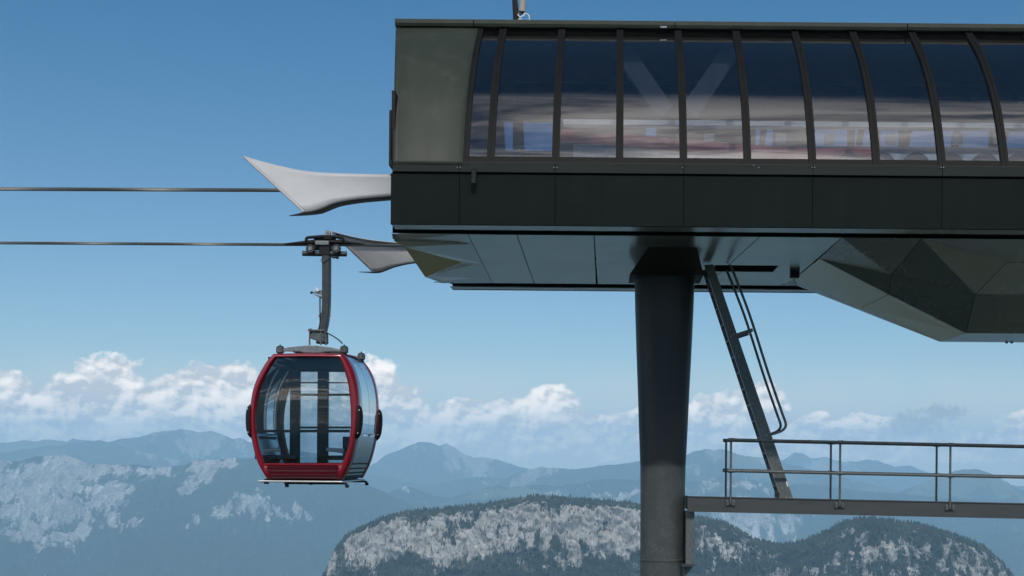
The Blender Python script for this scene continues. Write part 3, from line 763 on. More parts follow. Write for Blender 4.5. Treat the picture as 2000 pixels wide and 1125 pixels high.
ep = MB(); ep.box((x0-.02,YP0+.061,ptop(x0,0)-.2),(x0+.02,YP1,ptop(x0,0)-.01)); ep.build('end_plate', M['beam'], pf)
dq = MB(); a, b_ = V(1340,1003,YP0+.1), V(1355.5,1103,YP0+.1)
dq.box((a.x,YP0+.12,b_.z),(b_.x,YP0+.5,a.z+.03)); dq.build('bracket_post', M['galv'], pf, bevel=.006)
a, b_ = V(1331,1102,YP0+.1), V(1357,1106,YP0+.1); dq = MB().box((a.x,YP0+.1,b_.z),(b_.x,YP0+.55,a.z)).build('bracket_foot', M['steel_dark'], pf)
gs = MB().prism([V(1336,1106.5,YP0+.3),V(1354,1106.5,YP0+.3),V(1340,1124,YP0+.3),V(1336,1124,YP0+.3)],(0,.03,0)).build('bracket_gusset', M['galv'], pf)
postx = [V(px,920,YP0).x for px in (1427,1640,1855)]; postx += [postx[-1]+ (postx[2]-postx[1])*k for k in (1,2)]
for yy in (YP0-.03, YP1+.02):
    for ii, x in enumerate(postx):
        zt = V(1427,858,YP0).z + dz*1.05*(x-postx[0]); zd = ptop(x,yy)
        zlow = zd-.1 if yy < 20.5 else zd-.05
        MB().cyl((x,yy,zlow),(x,yy,zt),.0165,10).build('railing_post', M['galv'], pf, 40)
        if yy < 20.5:
            bk = MB()
            for s_ in (-1,1):
                bk.box((x+s_*.045-.02,yy-.008,zd-.115),(x+s_*.045+.02,yy+.018,zd-.035)); bk.cyl((x+s_*.045,yy-.022,zd-.075),(x+s_*.045,yy-.005,zd-.075),.011,8)
            bk.build('post_clamp', M['galv'], pf)
    for py in (859,919.5):
        xa = postx[0]-.012; z0 = V(1424,py,YP0).z
        z1 = z0 + dz*1.05*(8.2-xa)
        MB().tube([(xa,yy-.02,z0),(8.2,yy-.02,z1)],.022,12).build('handrail', M['galv'], pf, 40)
        for x in postx: MB().cyl((x-.05,yy-.02,z0+dz*1.05*(x-xa)-.001),(x+.05,yy-.02,z0+dz*1.05*(x+.05-xa)),.027,10).build('rail_sleeve', M['galv'], pf, 40)
# ------------------------------------------------------------------ ladder
ld = thing('ladder', tuple(V(1535,974,20.6)), 'slanting galvanised steel ladder with curved tube handrails rising from platform to hatch', 'ladder')
yn, yf = 20.38, 20.95
def lad(px, py, y): return V(px, py, y)
def stringer(y, wl, wr):
    return [V(1376+wl,517,y), V(1393+wr,516,y), V(1548.5+wr,972,y), V(1546+wr,977,y), V(1522+wl,974,y), V(1522+wl,962,y)]
MB().prism(stringer(yn,0,0),(0,.018,0)).build('stringer', M['galv'], ld, bevel=.003)
MB().prism([Vector((p.x,yf,p.z)) for p in stringer(yn,0,0)],(0,.018,0)).build('stringer', M['galv'], ld, bevel=.003)
fl_ = MB(); p, q = V(1376.5,518,yn), V(1522.5,966,yn)
fl_.bar(p+Vector((.004,.045,0)), q+Vector((.004,.045,0)), .09, .008); fl_.build('stringer_flange', M['galv_light'], ld)
p, q = V(1390,520,yn), V(1540,972,yn)
for k in range(14):
    t = (k+.6)/14.2; a = V(1376,517,yn).lerp(V(1523,968,yn), t); b_ = V(1393,516,yn).lerp(V(1547,972,yn), t)
    rg = MB(); rg.box((a.x+.004,yn+.02,a.z-.015),(b_.x-.01,yf,a.z+.012)); rg.build('rung', M['galv'], ld)
for y in (yn-.02, yf+.02):
    xs = 0
    A = [V(1426,517,yn),V(1462,610,yn),V(1500,728,yn),V(1527,806,yn),V(1533.5,824,yn),V(1534,833,yn),V(1528,840.5,yn),V(1518,845,yn),V(1505,848.5,yn)]
    pts = catmull([Vector((p.x,y,p.z)) for p in A], 6)
    MB().tube(pts, .0195, 10).build('handrail', M['galv'], ld, 40)
    a, b_ = V(1436,655.5,yn), V(1470,644.5,yn)
    MB().bar((a.x,y,a.z),(b_.x,y,b_.z),.02,.05).build('handrail_bracket', M['galv'], ld)
bo = MB()
for px,py in ((1428,657),(1434,652),(1497,850),(1504,847),(1528,954),(1536,972),(1544,972),(1524,974)):
    q = V(px,py,yn); bo.cyl((q.x,yn-.014,q.z),(q.x,yn+.005,q.z),.014,8)
bo.build('bolts', M['galv_light'], ld)
sl = MB()
for px,py in ((1537,945),): q = V(px,py,yn); sl.bar(V(px-1,py-5,yn-.004),V(px+1.5,py+5,yn-.004),.012,.02)
sl.build('bright_slot', M['white'], ld)

# ------------------------------------------------------------------ terrain
def perlin(x, y, seed=0):
    xi = np.floor(x).astype(np.int64); yi = np.floor(y).astype(np.int64); xf = x-xi; yf_ = y-yi
    def grad(ix, iy, dx, dy):
        h = (ix*374761393 + iy*668265263 + seed*974711) & 0xffffffff
        h = ((h ^ (h >> 13))*1274126177) & 0xffffffff; h = h ^ (h >> 16)
        a = (h & 0xffff)/65536.0*2*np.pi; return np.cos(a)*dx + np.sin(a)*dy
    s = lambda t: t*t*t*(t*(t*6-15)+10)
    n00 = grad(xi,yi,xf,yf_); n10 = grad(xi+1,yi,xf-1,yf_); n01 = grad(xi,yi+1,xf,yf_-1); n11 = grad(xi+1,yi+1,xf-1,yf_-1)
    u, v = s(xf), s(yf_); a = n00+(n10-n00)*u; b = n01+(n11-n01)*u
    return (a+(b-a)*v)*1.5
def fbm(x, y, oct=5, seed=0, gain=.5):
    r = 0; a = 1
    for o in range(oct): r = r + a*perlin(x, y, seed+o*17); x = x*2.03; y = y*2.03; a *= gain
    return r
def ridged(x, y, oct=5, seed=0, gain=.55):
    r = 0; a = 1; tot = 0
    for o in range(oct): r = r + a*(1-np.abs(perlin(x, y, seed+o*31))*1.6); tot += a; x = x*2.07; y = y*2.07; a *= gain
    return r/tot
def sstep(a, b, x): t = np.clip((x-a)/(b-a), 0, 1); return t*t*(3-2*t)
def mesh_grid(name, X, Y, Z, mat, attrs=None):
    n, m = X.shape; me = bpy.data.meshes.new(name)
    co = np.stack([X, Y, Z], -1).reshape(-1, 3).astype(np.float32)
    i = np.arange(n*m).reshape(n, m); q = np.stack([i[:-1,:-1], i[:-1,1:], i[1:,1:], i[1:,:-1]], -1).reshape(-1, 4)
    me.vertices.add(n*m); me.vertices.foreach_set('co', co.ravel())
    me.loops.add(q.size); me.loops.foreach_set('vertex_index', q.ravel().astype(np.int32))
    me.polygons.add(len(q)); me.polygons.foreach_set('loop_start', (np.arange(len(q))*4).astype(np.int32))
    me.update(calc_edges=True); me.validate()
    for k, a in (attrs or {}).items():
        at = me.attributes.new(k, 'FLOAT', 'POINT'); at.data.foreach_set('value', a.ravel().astype(np.float32))
    me.polygons.foreach_set('use_smooth', np.ones(len(q), dtype=bool))
    me.materials.append(mat); o = bpy.data.objects.new(name, me); COL.objects.link(o); o['kind'] = 'structure'; return o

def terrain_mat(name, s, rock=(.36,.345,.33), rock2=(.22,.215,.21), forest=(.022,.034,.022), meadow=(.10,.115,.06), warm=(.52,.44,.34), edge=.5, chute=2.2, an=(5.5,.7,.9)):
    m, nt, bs, _ = newmat(name); bs.inputs['Roughness'].default_value = .95; bs.inputs['Specular IOR Level'].default_value = .05
    at = nd(nt, 'ShaderNodeAttribute', attribute_name='rock'); am = nd(nt, 'ShaderNodeAttribute', attribute_name='meadow')
    n1 = noise(nt, worldvec(nt, (1/s,1/s,1/s)), 1, 8, .65); n2 = noise(nt, worldvec(nt, (3.1/s,3.1/s,1.2/s)), 1, 6, .7); n3 = noise(nt, worldvec(nt, (15/s,15/s,15/s)), 1, 5, .75)
    k = mth(nt, 'ADD', at.outputs['Fac'], mth(nt, 'MULTIPLY', mth(nt, 'SUBTRACT', n2, .5), edge*2))
    k = mth(nt, 'ADD', k, mth(nt, 'MULTIPLY', mth(nt, 'SUBTRACT', n3, .5), edge*1.6))
    wc = nd(nt,'ShaderNodeVectorMath',operation='ADD'); nt.links.new(worldvec(nt,(an[0]/s,an[1]/s,an[2]/s)),wc.inputs[0])
    wd = nd(nt,'ShaderNodeVectorMath',operation='SCALE'); nt.links.new(noise(nt, worldvec(nt,(1.4/s,1.4/s,1.4/s)),1,3,.5,0,1),wd.inputs[0]); wd.inputs['Scale'].default_value = chute; nt.links.new(wd.outputs[0],wc.inputs[1])
    ch = noise(nt, wc.outputs[0], 1, 5, .6)
    k = mth(nt, 'ADD', k, mth(nt, 'MULTIPLY', mth(nt, 'SUBTRACT', ch, .5), edge*1.7))
    rk = ramp(nt, k, [(.40,0),(.60,1)])
    rc = mix(nt, ramp(nt, n2, [(.35,0),(.65,1)]), rock2, rock)
    rc = mix(nt, ramp(nt, n1, [(.56,0),(.68,.6)]), rc, warm)
    rc = mix(nt, ramp(nt, n3, [(.3,.6),(.5,0)]), rc, tuple(c*.5 for c in rock2))
    ag = nd(nt, 'ShaderNodeAttribute', attribute_name='gully')
    rc = mix(nt, ramp(nt, mth(nt,'ADD',ag.outputs['Fac'],mth(nt,'MULTIPLY',mth(nt,'SUBTRACT',n2,.5),.8)), [(.3,0),(.7,.75)]), rc, tuple(min(1,c*1.35) for c in rock))
    fc = mix(nt, ramp(nt, n3, [(.35,0),(.7,1)]), tuple(c*.55 for c in forest), tuple(c*1.5 for c in forest))
    mk = ramp(nt, mth(nt, 'ADD', am.outputs['Fac'], mth(nt, 'MULTIPLY', mth(nt, 'SUBTRACT', n2, .5), 1.0)), [(.45,0),(.6,1)])
    rc = mix(nt, ramp(nt, ch, [(.57,0),(.66,.8)]), rc, tuple(min(1,c*1.3) for c in rock)); rc = mix(nt, ramp(nt, ch, [(.34,.7),(.46,0)]), rc, tuple(c*.55 for c in rock2))
    cre = ramp(nt, noise(nt, worldvec(nt, (24/s,24/s,14/s)), 1, 5, .75, .6), [(.36,0),(.5,1)])
    rc = mix(nt, cre, tuple(c*.42 for c in rock2), rc)
    fc = mix(nt, mk, fc, meadow)
    nt.links.new(mix(nt, rk, fc, rc), bs.inputs['Base Color'])
    bump(nt, bs, mth(nt, 'ADD', n2, mth(nt, 'ADD', mth(nt, 'MULTIPLY', n3, .6), mth(nt, 'MULTIPLY', ch, .8))), 1.0, s*.10)
    return m
def proj(X, Y, Z):
    u = X*F/Y; v = Z*F/Y; return CX + u*cr + v*sr, CY - (-u*sr + v*cr)
VALLEY = -1650.0
def mountain(name, sil, Y0, H, L, step=2.0, rows=120, spur=900, amp=.2, seed=1, rockf=None, mat=None, jag=.9, concave=.8, back=1500):
    px = np.arange(sil[0][0], sil[-1][0]+.1, step); py = np.interp(px, [p[0] for p in sil], [p[1] for p in sil])
    py = py + jag*fbm(px/14, px*0+seed*3.3, 4, seed) - 3.2*jag*(ridged(px/46, px*0+seed*1.7, 4, seed+2, .6)-.55)
    xr = np.array([V(a, b, Y0).x for a, b in zip(px, py)]); zr = np.array([V(a, b, Y0).z for a, b in zip(px, py)])
    tb = np.linspace(-1, 0, 8)[:-1]; t = np.r_[tb, np.linspace(0, 1, rows)**1.25]
    T, X = np.meshgrid(t, xr, indexing='ij'); ZR = np.broadcast_to(zr, X.shape)
    Tp = np.clip(T, 0, 1); Tn = np.clip(-T, 0, 1)
    Y = Y0 - Tp*L + Tn*back
    base = VALLEY
    hgt = ZR - base
    fall = Tp**concave
    Z = ZR - fall*hgt - Tn*hgt*.8
    wx = X/spur + .35*fbm(X/spur*.8, Y/spur*.8, 3, seed+5)
    sp = ridged(wx, Y/spur*.45, 5, seed+9)
    env = np.minimum(1, Tp*5)*(1-.6*Tp)
    gl = np.clip((.62-sp)*3,0,1)
    Z = Z + (sp-.62)*1.45*amp*H*env + (ridged(X/(spur*.3)+.3*fbm(X/spur,Y/spur,3,seed+8), Y/(spur*.5), 5, seed+3)-.6)*.11*H*env
    Y = Y + (sp-.6)*-amp*.9*L*env*.35
    Z = np.maximum(Z, base-5)
    PX, PY = proj(X, Y, Z)
    rk, md = rockf(PX, PY, sp, X, Y, Z, T) if rockf else (X*0-1, X*0-1)
    return mesh_grid(name, X, Y, Z, mat, {'rock': rk, 'meadow': md, 'gully': gl*np.minimum(1,Tp*8)})
def blob(PX, PY, cx, cy, rx, ry, ang=0):
    a = R(ang); dx = PX-cx; dy = PY-cy; u = dx*math.cos(a)+dy*math.sin(a); v = -dx*math.sin(a)+dy*math.cos(a)
    return np.clip(1.6-1.2*np.sqrt((u/rx)**2+(v/ry)**2), -1, 1)
TM18 = terrain_mat('alpine_slope', 330, rock=(.52,.52,.5), rock2=(.25,.255,.255), edge=.75)
TM40 = terrain_mat('far_range_slope', 700, rock=(.36,.34,.31), rock2=(.22,.21,.2), forest=(.035,.05,.035), edge=.5)

# farthest ranges
def rk_far(seedx, lev):
    def f(PX, PY, sp, X, Y, Z, T):
        n = fbm(X/1700, Y/1500, 4, seedx) + fbm(X/420, Y/600, 4, seedx+2)*.5; return n*1.1 + lev - np.clip(T,0,1)*2.2 , fbm(X/2000+7, Y/1400, 3, seedx+4)*1.3 - .05
    return f
mountain('mountain_range', [(-260,868),(-120,872),(0,866),(57,860),(66,863),(87,859),(121,860),(128,863),(143,857),(160,860),(181,862),(200,859),(227,869),(260,880),(320,900),(400,920)], 26000, 1900, 6200, 2, 90, 1500, .3, 3, rk_far(3,-.15), TM40)
mountain('mountain_range', [(120,905),(180,880),(215,862),(234,857),(283,851),(302,845),(321,842),(353,838),(362,839),(378,843),(396,845),(410,840),(420,844),(434,849),(453,857),(470,856),(487,862),(530,872),(580,880),(640,890),(700,905),(760,925)], 23600, 1900, 6400, 2, 110, 1300, .34, 12, rk_far(5,.05), TM40)
mountain('mountain_range', [(640,935),(700,918),(734,904),(755,888),(779,879),(800,870),(815,864),(836,863),(857,870),(872,866),(887,873),(908,888),(926,894),(950,894),(980,900),(1010,910),(1034,916),(1080,925),(1150,940)], 24800, 1900, 6400, 2, 110, 1400, .34, 21, rk_far(9,.05), TM40)
mountain('mountain_range', [(1330,925),(1450,915),(1510,905),(1531,897),(1551,883),(1568,886),(1585,896),(1612,893),(1643,902),(1674,902),(1694,897),(1721,902),(1748,912),(1772,908),(1803,920),(1860,935),(2000,950),(2200,945)], 27500, 1900, 6200, 2, 90, 1700, .2, 33, rk_far(12,-.05), TM40)
mountain('mountain_range', [(960,945),(1010,924),(1040,915),(1058,913),(1130,916),(1160,912),(1190,907),(1220,905),(1250,900),(1300,895),(1337,891),(1357,881),(1385,876),(1393,879),(1415,878),(1436,885),(1466,892),(1493,893),(1540,906),(1620,925),(1720,950),(1850,975)], 20500, 1700, 5800, 2, 110, 1200, .32, 41, rk_far(15,-.2), TM40)
mountain('mountain_range', [(1650,985),(1760,960),(1820,935),(1857,922),(1878,917),(1908,916),(1925,922),(1949,932),(1973,946),(2000,959),(2060,965),(2200,950)], 19500, 1700, 5400, 2, 110, 1200, .22, 52, rk_far(19,-.15), TM40)
mountain('mountain_range', [(-260,897),(-100,892),(0,886),(50,877),(95,871),(140,868),(175,862),(195,860),(222,866),(260,878),(310,891),(370,903),(440,915)], 21500, 1700, 5000, 2, 110, 1100, .3, 63, rk_far(23,-.15), TM40)
mountain('mountain_range', [(560,955),(640,944),(700,930),(735,926),(780,936),(830,948),(880,940),(930,931),(975,934),(1030,944),(1100,958)], 21000, 1700, 5000, 2, 110, 1100, .3, 67, rk_far(27,-.1), TM40)
# middle ranges
def rk_mid(PX, PY, sp, X, Y, Z, T):
    n = fbm(X/900, Y/900, 4, 71)
    b = np.maximum.reduce([blob(PX,PY,975,965,45,14,-8), blob(PX,PY,1080,960,60,13), blob(PX,PY,1200,965,70,22), blob(PX,PY,795,955,16,7,15), blob(PX,PY,1450,962,60,30,10), blob(PX,PY,1480,1022,150,50,15), blob(PX,PY,1570,1035,80,34,20), blob(PX,PY,700,1000,60,14,10)-.3])
    return b*.65 + n*.55 + fbm(X/180,Y/260,4,73)*.45 - .15, fbm(X/1200+3, Y/900, 3, 77) - .25
mountain('mountain_ridge', [(560,985),(700,975),(753,966),(775,956),(794,949),(806,952),(821,958),(862,971),(889,971),(923,958),(974,948),(991,951),(1020,951),(1052,946),(1093,949),(1144,941),(1178,936),(1246,937),(1290,940),(1337,942),(1381,936),(1412,932),(1456,934),(1490,942),(1531,949),(1558,944),(1609,949),(1694,959),(1800,968),(2000,985),(2200,990)], 16800, 1500, 5200, 2, 150, 900, .2, 61, rk_mid, TM18, .8)
def rk_left(PX, PY, sp, X, Y, Z, T):
    n = fbm(X/400, Y/700, 5, 81)
    b = np.maximum.reduce([blob(PX,PY,95,955,130,78,-8)+.25, blob(PX,PY,60,1030,50,40), blob(PX,PY,185,945,80,45,-50), blob(PX,PY,260,925,90,18), blob(PX,PY,410,918,58,22,-5), blob(PX,PY,430,1005,75,17,-20), blob(PX,PY,490,985,40,22,-30), blob(PX,PY,560,1000,60,18,10)-.3, blob(PX,PY,375,948,30,9,-30)-.1])
    return b*.8 + n*.6 + (sp-.62)*.7 + fbm(X/120,Y/200,4,83)*.5 + .0, fbm(X/800+9, Y/700, 3, 87) - .38
mountain('mountain', [(-260,905),(-80,902),(0,900),(38,900),(76,891),(100,889),(128,888),(151,896),(181,906),(208,908),(242,908),(260,906),(287,911),(321,913),(362,908),(378,900),(434,896),(453,895),(498,895),(560,905),(620,918),(680,935),(716,947),(753,961),(800,985),(860,1015),(950,1060),(1050,1100)], 14500, 1400, 5200, 1.6, 200, 620, .2, 91, rk_left, TM18, .8, .75)

# near hill with cliffs and a conifer wood
Y0 = 4500.0
sil = [(560,1260),(600,1185),(634,1126),(651,1098),(665,1062),(680,1045),(702,1033),(753,1009),(804,999),(872,993),(940,986),(1008,975),(1030,971),(1049,969),(1093,972),(1144,975),(1212,980),(1246,986),(1300,995),(1354,1009),(1388,1014),(1415,1021),(1449,1038),(1473,1054),(1510,1062),(1551,1062),(1592,1047),(1619,1035),(1643,1020),(1677,1012),(1728,1014),(1796,1025),(1864,1045),(1915,1065),(1949,1096),(1973,1129),(2020,1200),(2080,1280)]
px = np.arange(sil[0][0], sil[-1][0], 1.1); py = np.interp(px, [p[0] for p in sil], [p[1] for p in sil]) + .6*fbm(px/25, px*0+2, 3, 5)
xr = np.array([V(a,b,Y0).x for a,b in zip(px,py)]); zr = np.array([V(a,b,Y0).z for a,b in zip(px,py)])
dd = np.r_[np.linspace(-500,-20,10), np.linspace(0,760,300)]
D, X = np.meshgrid(dd, xr, indexing='ij'); ZR = np.broadcast_to(zr, X.shape); Dp = np.clip(D,0,None)
PXc = np.broadcast_to(px, X.shape)
rightside = sstep(1250, 1420, PXc)
cap = 95 + 40*fbm(X/260, X*0, 3, 8) + 60*rightside
def fallf(d):
    a = np.clip(d/cap,0,1); s1 = cap*(.10*a + .17*a*a)
    c = np.clip(d-cap,0,120); s2 = c*(1.25-.45*rightside)
    e_ = np.clip(d-cap-120,0,None); s3 = e_*.72
    return s1+s2+s3
Z = ZR - fallf(Dp) - np.clip(-D,0,None)*.5
env = sstep(0, 120, Dp)
cr1 = ridged(X/95 + D/130 + .5*fbm(X/90,D/60,3,4), D/55 - X/160, 6, 14); cr2 = ridged(X/30 + D/60, D/24 + X/70, 5, 24)
Yw = Y0 - D - (cr1-.6)*70*env - (cr2-.6)*14*env
Z = Z + (cr1-.6)*30*env + (cr2-.6)*10*env + fbm(X/16+D/40, D/11, 5, 33, .6)*6.0*env
PX, PY = proj(X, Yw, Z)
nn = fbm(X/110, D/75, 5, 44); n2 = fbm(X/26, D/60, 4, 46)
rl_ = np.maximum.reduce([blob(PX,PY,720,1085,70,48,-20), blob(PX,PY,850,1065,150,62,-4), blob(PX,PY,985,1050,110,52), blob(PX,PY,1130,1030,60,45,25), blob(PX,PY,1190,1045,90,62,15), blob(PX,PY,1115,1095,28,70), blob(PX,PY,1230,1030,50,50)])
rr_ = np.maximum.reduce([blob(PX,PY,1375,1050,60,26,20)-.22, blob(PX,PY,1450,1065,45,14,15)-.35, blob(PX,PY,1715,1083,60,20,-12)-.05, blob(PX,PY,1650,1040,22,12)-.3, blob(PX,PY,1800,1080,20,24)-.25, blob(PX,PY,1870,1085,45,38,35)-.15, blob(PX,PY,1925,1115,40,30,40)-.15, blob(PX,PY,1540,1125,60,14)-.1, blob(PX,PY,1700,1120,90,12)-.4])
low = sstep(1070,1100,PY + 16*fbm(X/70,X*0,3,48) - 30*np.exp(-((PX-1115)/28)**2) - 45*(1-sstep(640,790,PX)))
rock = np.maximum(rl_*.8 + nn*1.05 + n2*.75 - .05 - low*1.3, rr_*.8 + nn*.7 + n2*1.2 - .42)
rock = np.where(Dp < cap*.75, np.minimum(rock, -.3 + n2*.4), rock)
TM4 = terrain_mat('limestone_cliff', 46, rock=(.57,.56,.535), rock2=(.37,.37,.365), forest=(.028,.038,.026), meadow=(.12,.12,.06), warm=(.56,.48,.36), edge=.4, chute=1.0, an=(2.6,2.2,2.0))
hill = mesh_grid('rocky_hill', X, Yw, Z, TM4, {'rock': rock*.5+.5, 'meadow': fbm(X/60, D/60, 3, 50)-.1})

# the wood on the hill: one mass of conifers
NT = 42000
ri = rng.uniform(9, X.shape[0]-2, NT*3); ci = rng.uniform(0, X.shape[1]-2, NT*3)
r0i, c0i = ri.astype(int), ci.astype(int); fr_, fc_ = ri-r0i, ci-c0i
def samp(A): return (A[r0i,c0i]*(1-fr_)*(1-fc_)+A[r0i+1,c0i]*fr_*(1-fc_)+A[r0i,c0i+1]*(1-fr_)*fc_+A[r0i+1,c0i+1]*fr_*fc_)
tx_, ty_, tz_, tr0 = samp(X), samp(Yw), samp(Z), samp(rock)
jitter = fbm(tx_/9, ty_/9, 2, 61)*.5
keep = ((tr0 + jitter*.6 + rng.normal(0,.16,NT*3)) < .12) | ((rng.random(NT*3) < .22) & (fbm(tx_/45, ty_/45, 3, 66) > .05))
tx_, ty_, tz_ = tx_[keep][:NT], ty_[keep][:NT], tz_[keep][:NT]
n = len(tx_)
hgt = rng.uniform(6,14,n)*np.where(rng.random(n)<.15,1.3,1); rad = hgt*rng.uniform(.15,.22,n)
k5 = 5; ang = np.linspace(0,2*np.pi,k5,endpoint=False)
vs = []; ph = rng.uniform(0,6.28,n)
def ringv(rf, zf):
    jr = rng.uniform(.75,1.2,(n,k5)); a = ang[None,:]+ph[:,None]
    return np.stack([tx_[:,None]+np.cos(a)*(rad*rf)[:,None]*jr, ty_[:,None]+np.sin(a)*(rad*rf)[:,None]*jr, np.broadcast_to((tz_+hgt*zf-1)[:,None],(n,k5))+rng.uniform(-.3,.3,(n,k5))], -1)
tiers = [(1.15,.10),(.62,.46),(.92,.40),(.42,.72),(.62,.66)]
allv = [ringv(*t_) for t_ in tiers]; apex = np.stack([tx_,ty_,tz_+hgt-1],-1)[:,None,:]
allv = np.concatenate(allv+[apex],1); nv = allv.shape[1]
tri = []
def band(a, b):
    for k in range(k5): k2 = (k+1)%k5; tri.extend([(a*k5+k,a*k5+k2,b*k5+k2),(a*k5+k,b*k5+k2,b*k5+k)])
band(0,1); band(2,3)
for k in range(k5): tri.append((4*k5+k,4*k5+(k+1)%k5,5*k5))
tri = np.array(tri); faces = (tri[None]+ (np.arange(n)*nv)[:,None,None]).reshape(-1,3)
me = bpy.data.meshes.new('conifer_wood'); me.vertices.add(n*nv); me.vertices.foreach_set('co', allv.reshape(-1).astype(np.float32))
me.loops.add(faces.size); me.loops.foreach_set('vertex_index', faces.ravel().astype(np.int32))
me.polygons.add(len(faces)); me.polygons.foreach_set('loop_start', (np.arange(len(faces))*3).astype(np.int32)); me.update(calc_edges=True)
at = me.attributes.new('tint','FLOAT','POINT'); at.data.foreach_set('value', np.repeat(np.clip(rng.random(n)*.55+.22+fbm(tx_/90,ty_/90,3,70)*.45,0,1),nv).astype(np.float32))
m, nt, bs, _ = newmat('conifer_needles'); bs.inputs['Roughness'].default_value = .9; bs.inputs['Specular IOR Level'].default_value = .1
a_t = nd(nt,'ShaderNodeAttribute',attribute_name='tint')
nt.links.new(ramp(nt, a_t.outputs['Fac'], [(0,(.012,.017,.013)),(.5,(.022,.031,.021)),(.8,(.04,.052,.03)),(1,(.075,.082,.045))]), bs.inputs['Base Color'])
me.materials.append(m); fo = bpy.data.objects.new('conifer_wood', me); COL.objects.link(fo)
tag(fo, 'dark conifer wood covering the rocky hill below the lift', 'forest', kind='stuff')

# valley floor and the grassy knoll under the station
m, nt, bs, _ = newmat('valley_ground'); bs.inputs['Roughness'].default_value = 1
nv_ = noise(nt, worldvec(nt,(1/900,1/900,1)),1,8,.6)
nt.links.new(ramp(nt, nv_, [(.35,(.02,.032,.02)),(.52,(.035,.05,.028)),(.62,(.09,.11,.05)),(.75,(.12,.13,.07))]), bs.inputs['Base Color'])
g_ = MB(); ng = 12; e_ = np.linspace(-29500,29500,ng); g_.grid([[(x,y,VALLEY) for x in e_] for y in e_]); tag(g_.build('ground', m, recalc=False), kind='structure')
m, nt, bs, _ = newmat('alpine_meadow'); bs.inputs['Roughness'].default_value = 1; bs.inputs['Specular IOR Level'].default_value = .1
n1 = noise(nt, worldvec(nt,(.3,.3,.3)),1,8,.65); n2_ = noise(nt, worldvec(nt,(9,9,9)),1,6,.7)
nt.links.new(mix(nt, ramp(nt,n1,[(.35,0),(.7,1)]), mix(nt,n2_,(.05,.056,.032),(.085,.092,.055)), mix(nt,n2_,(.1,.098,.08),(.16,.155,.135))), bs.inputs['Base Color'])
bump(nt, bs, n2_, .6, .1)
rad_ = np.r_[np.linspace(.01,60,50), np.geomspace(62,2900,60)]; th = np.linspace(0,2*np.pi,121)
RR, TH = np.meshgrid(rad_, th, indexing='ij')
hz = np.where(RR < 140, -2.55-.0019*RR**2+.0*RR, -2.55-.0019*140**2-(RR-140)*.585)
gx, gy = 2+RR*np.cos(TH), 6+RR*np.sin(TH)
hz = hz + fbm(gx/6,gy/6,4,3)*.12*np.clip(RR/6,0,1)*(RR<200) + fbm(gx/120,gy/120,5,6)*np.clip((RR-80)/200,0,1)*14
mesh_grid('meadow_slope', gx, gy, np.maximum(hz, VALLEY-2), m)

# ------------------------------------------------------------------ air
hb = MB().box((-30000,-30000,VALLEY-8),(30000,30500,600)).build('haze', bpy.data.materials.new('haze_air'))
hm = hb.data.materials[0]; hm.use_nodes = True; nt = hm.node_tree; nt.nodes.clear()
out = nd(nt,'ShaderNodeOutputMaterial'); pv = nd(nt,'ShaderNodeVolumePrincipled'); pv.inputs['Density'].default_value = 5.5e-5; pv.inputs['Color'].default_value = (.42,.735,1,1); pv.inputs['Anisotropy'].default_value = -.25
nt.links.new(pv.outputs[0], out.inputs['Volume']); hb['kind'] = 'stuff'; hb['label'] = 'thin blue haze between the mountains'; hb['category'] = 'haze'

# ------------------------------------------------------------------ sky and sun
EL, AZ = R(43.5), R(5)                                       # sun behind the camera, slightly right
sun_from = Vector((math.sin(AZ)*math.cos(EL), -math.cos(AZ)*math.cos(EL), math.sin(EL)))
sl_ = bpy.data.lights.new('sun', 'SUN'); sl_.energy = 3.0; sl_.angle = R(.53); sl_.color = (1,.94,.86)
so = bpy.data.objects.new('sun', sl_); COL.objects.link(so); so.rotation_euler = (-sun_from).to_track_quat('-Z','Y').to_euler()
w = bpy.data.worlds.new('World'); sc.world = w; w.use_nodes = True; nt = w.node_tree
bg = nt.nodes['Background']; bg.inputs[1].default_value = .13
sky = nd(nt,'ShaderNodeTexSky'); sky.sky_type = 'NISHITA'; sky.sun_disc = False; sky.sun_elevation = EL; sky.sun_rotation = math.pi - AZ; sky.altitude = 1800; sky.air_density = 1.0; sky.dust_density = .6; sky.ozone_density = 1.5
tc = nd(nt,'ShaderNodeTexCoord'); sp = nd(nt,'ShaderNodeSeparateXYZ'); nt.links.new(tc.outputs['Generated'], sp.inputs[0])
x_, y_, z_ = sp.outputs
az = mth(nt,'ARCTAN2',x_,y_); el = mth(nt,'ARCSINE',z_)
cb_ = nd(nt,'ShaderNodeCombineXYZ'); nt.links.new(mth(nt,'MULTIPLY',az,10),cb_.inputs[0]); nt.links.new(mth(nt,'MULTIPLY',el,12.5),cb_.inputs[1])
P = cb_.outputs[0]
def azel(px, py):
    p = V(px,py,1.0); return math.atan2(p.x,p.y)*10, math.asin(p.z/p.length)*12.5
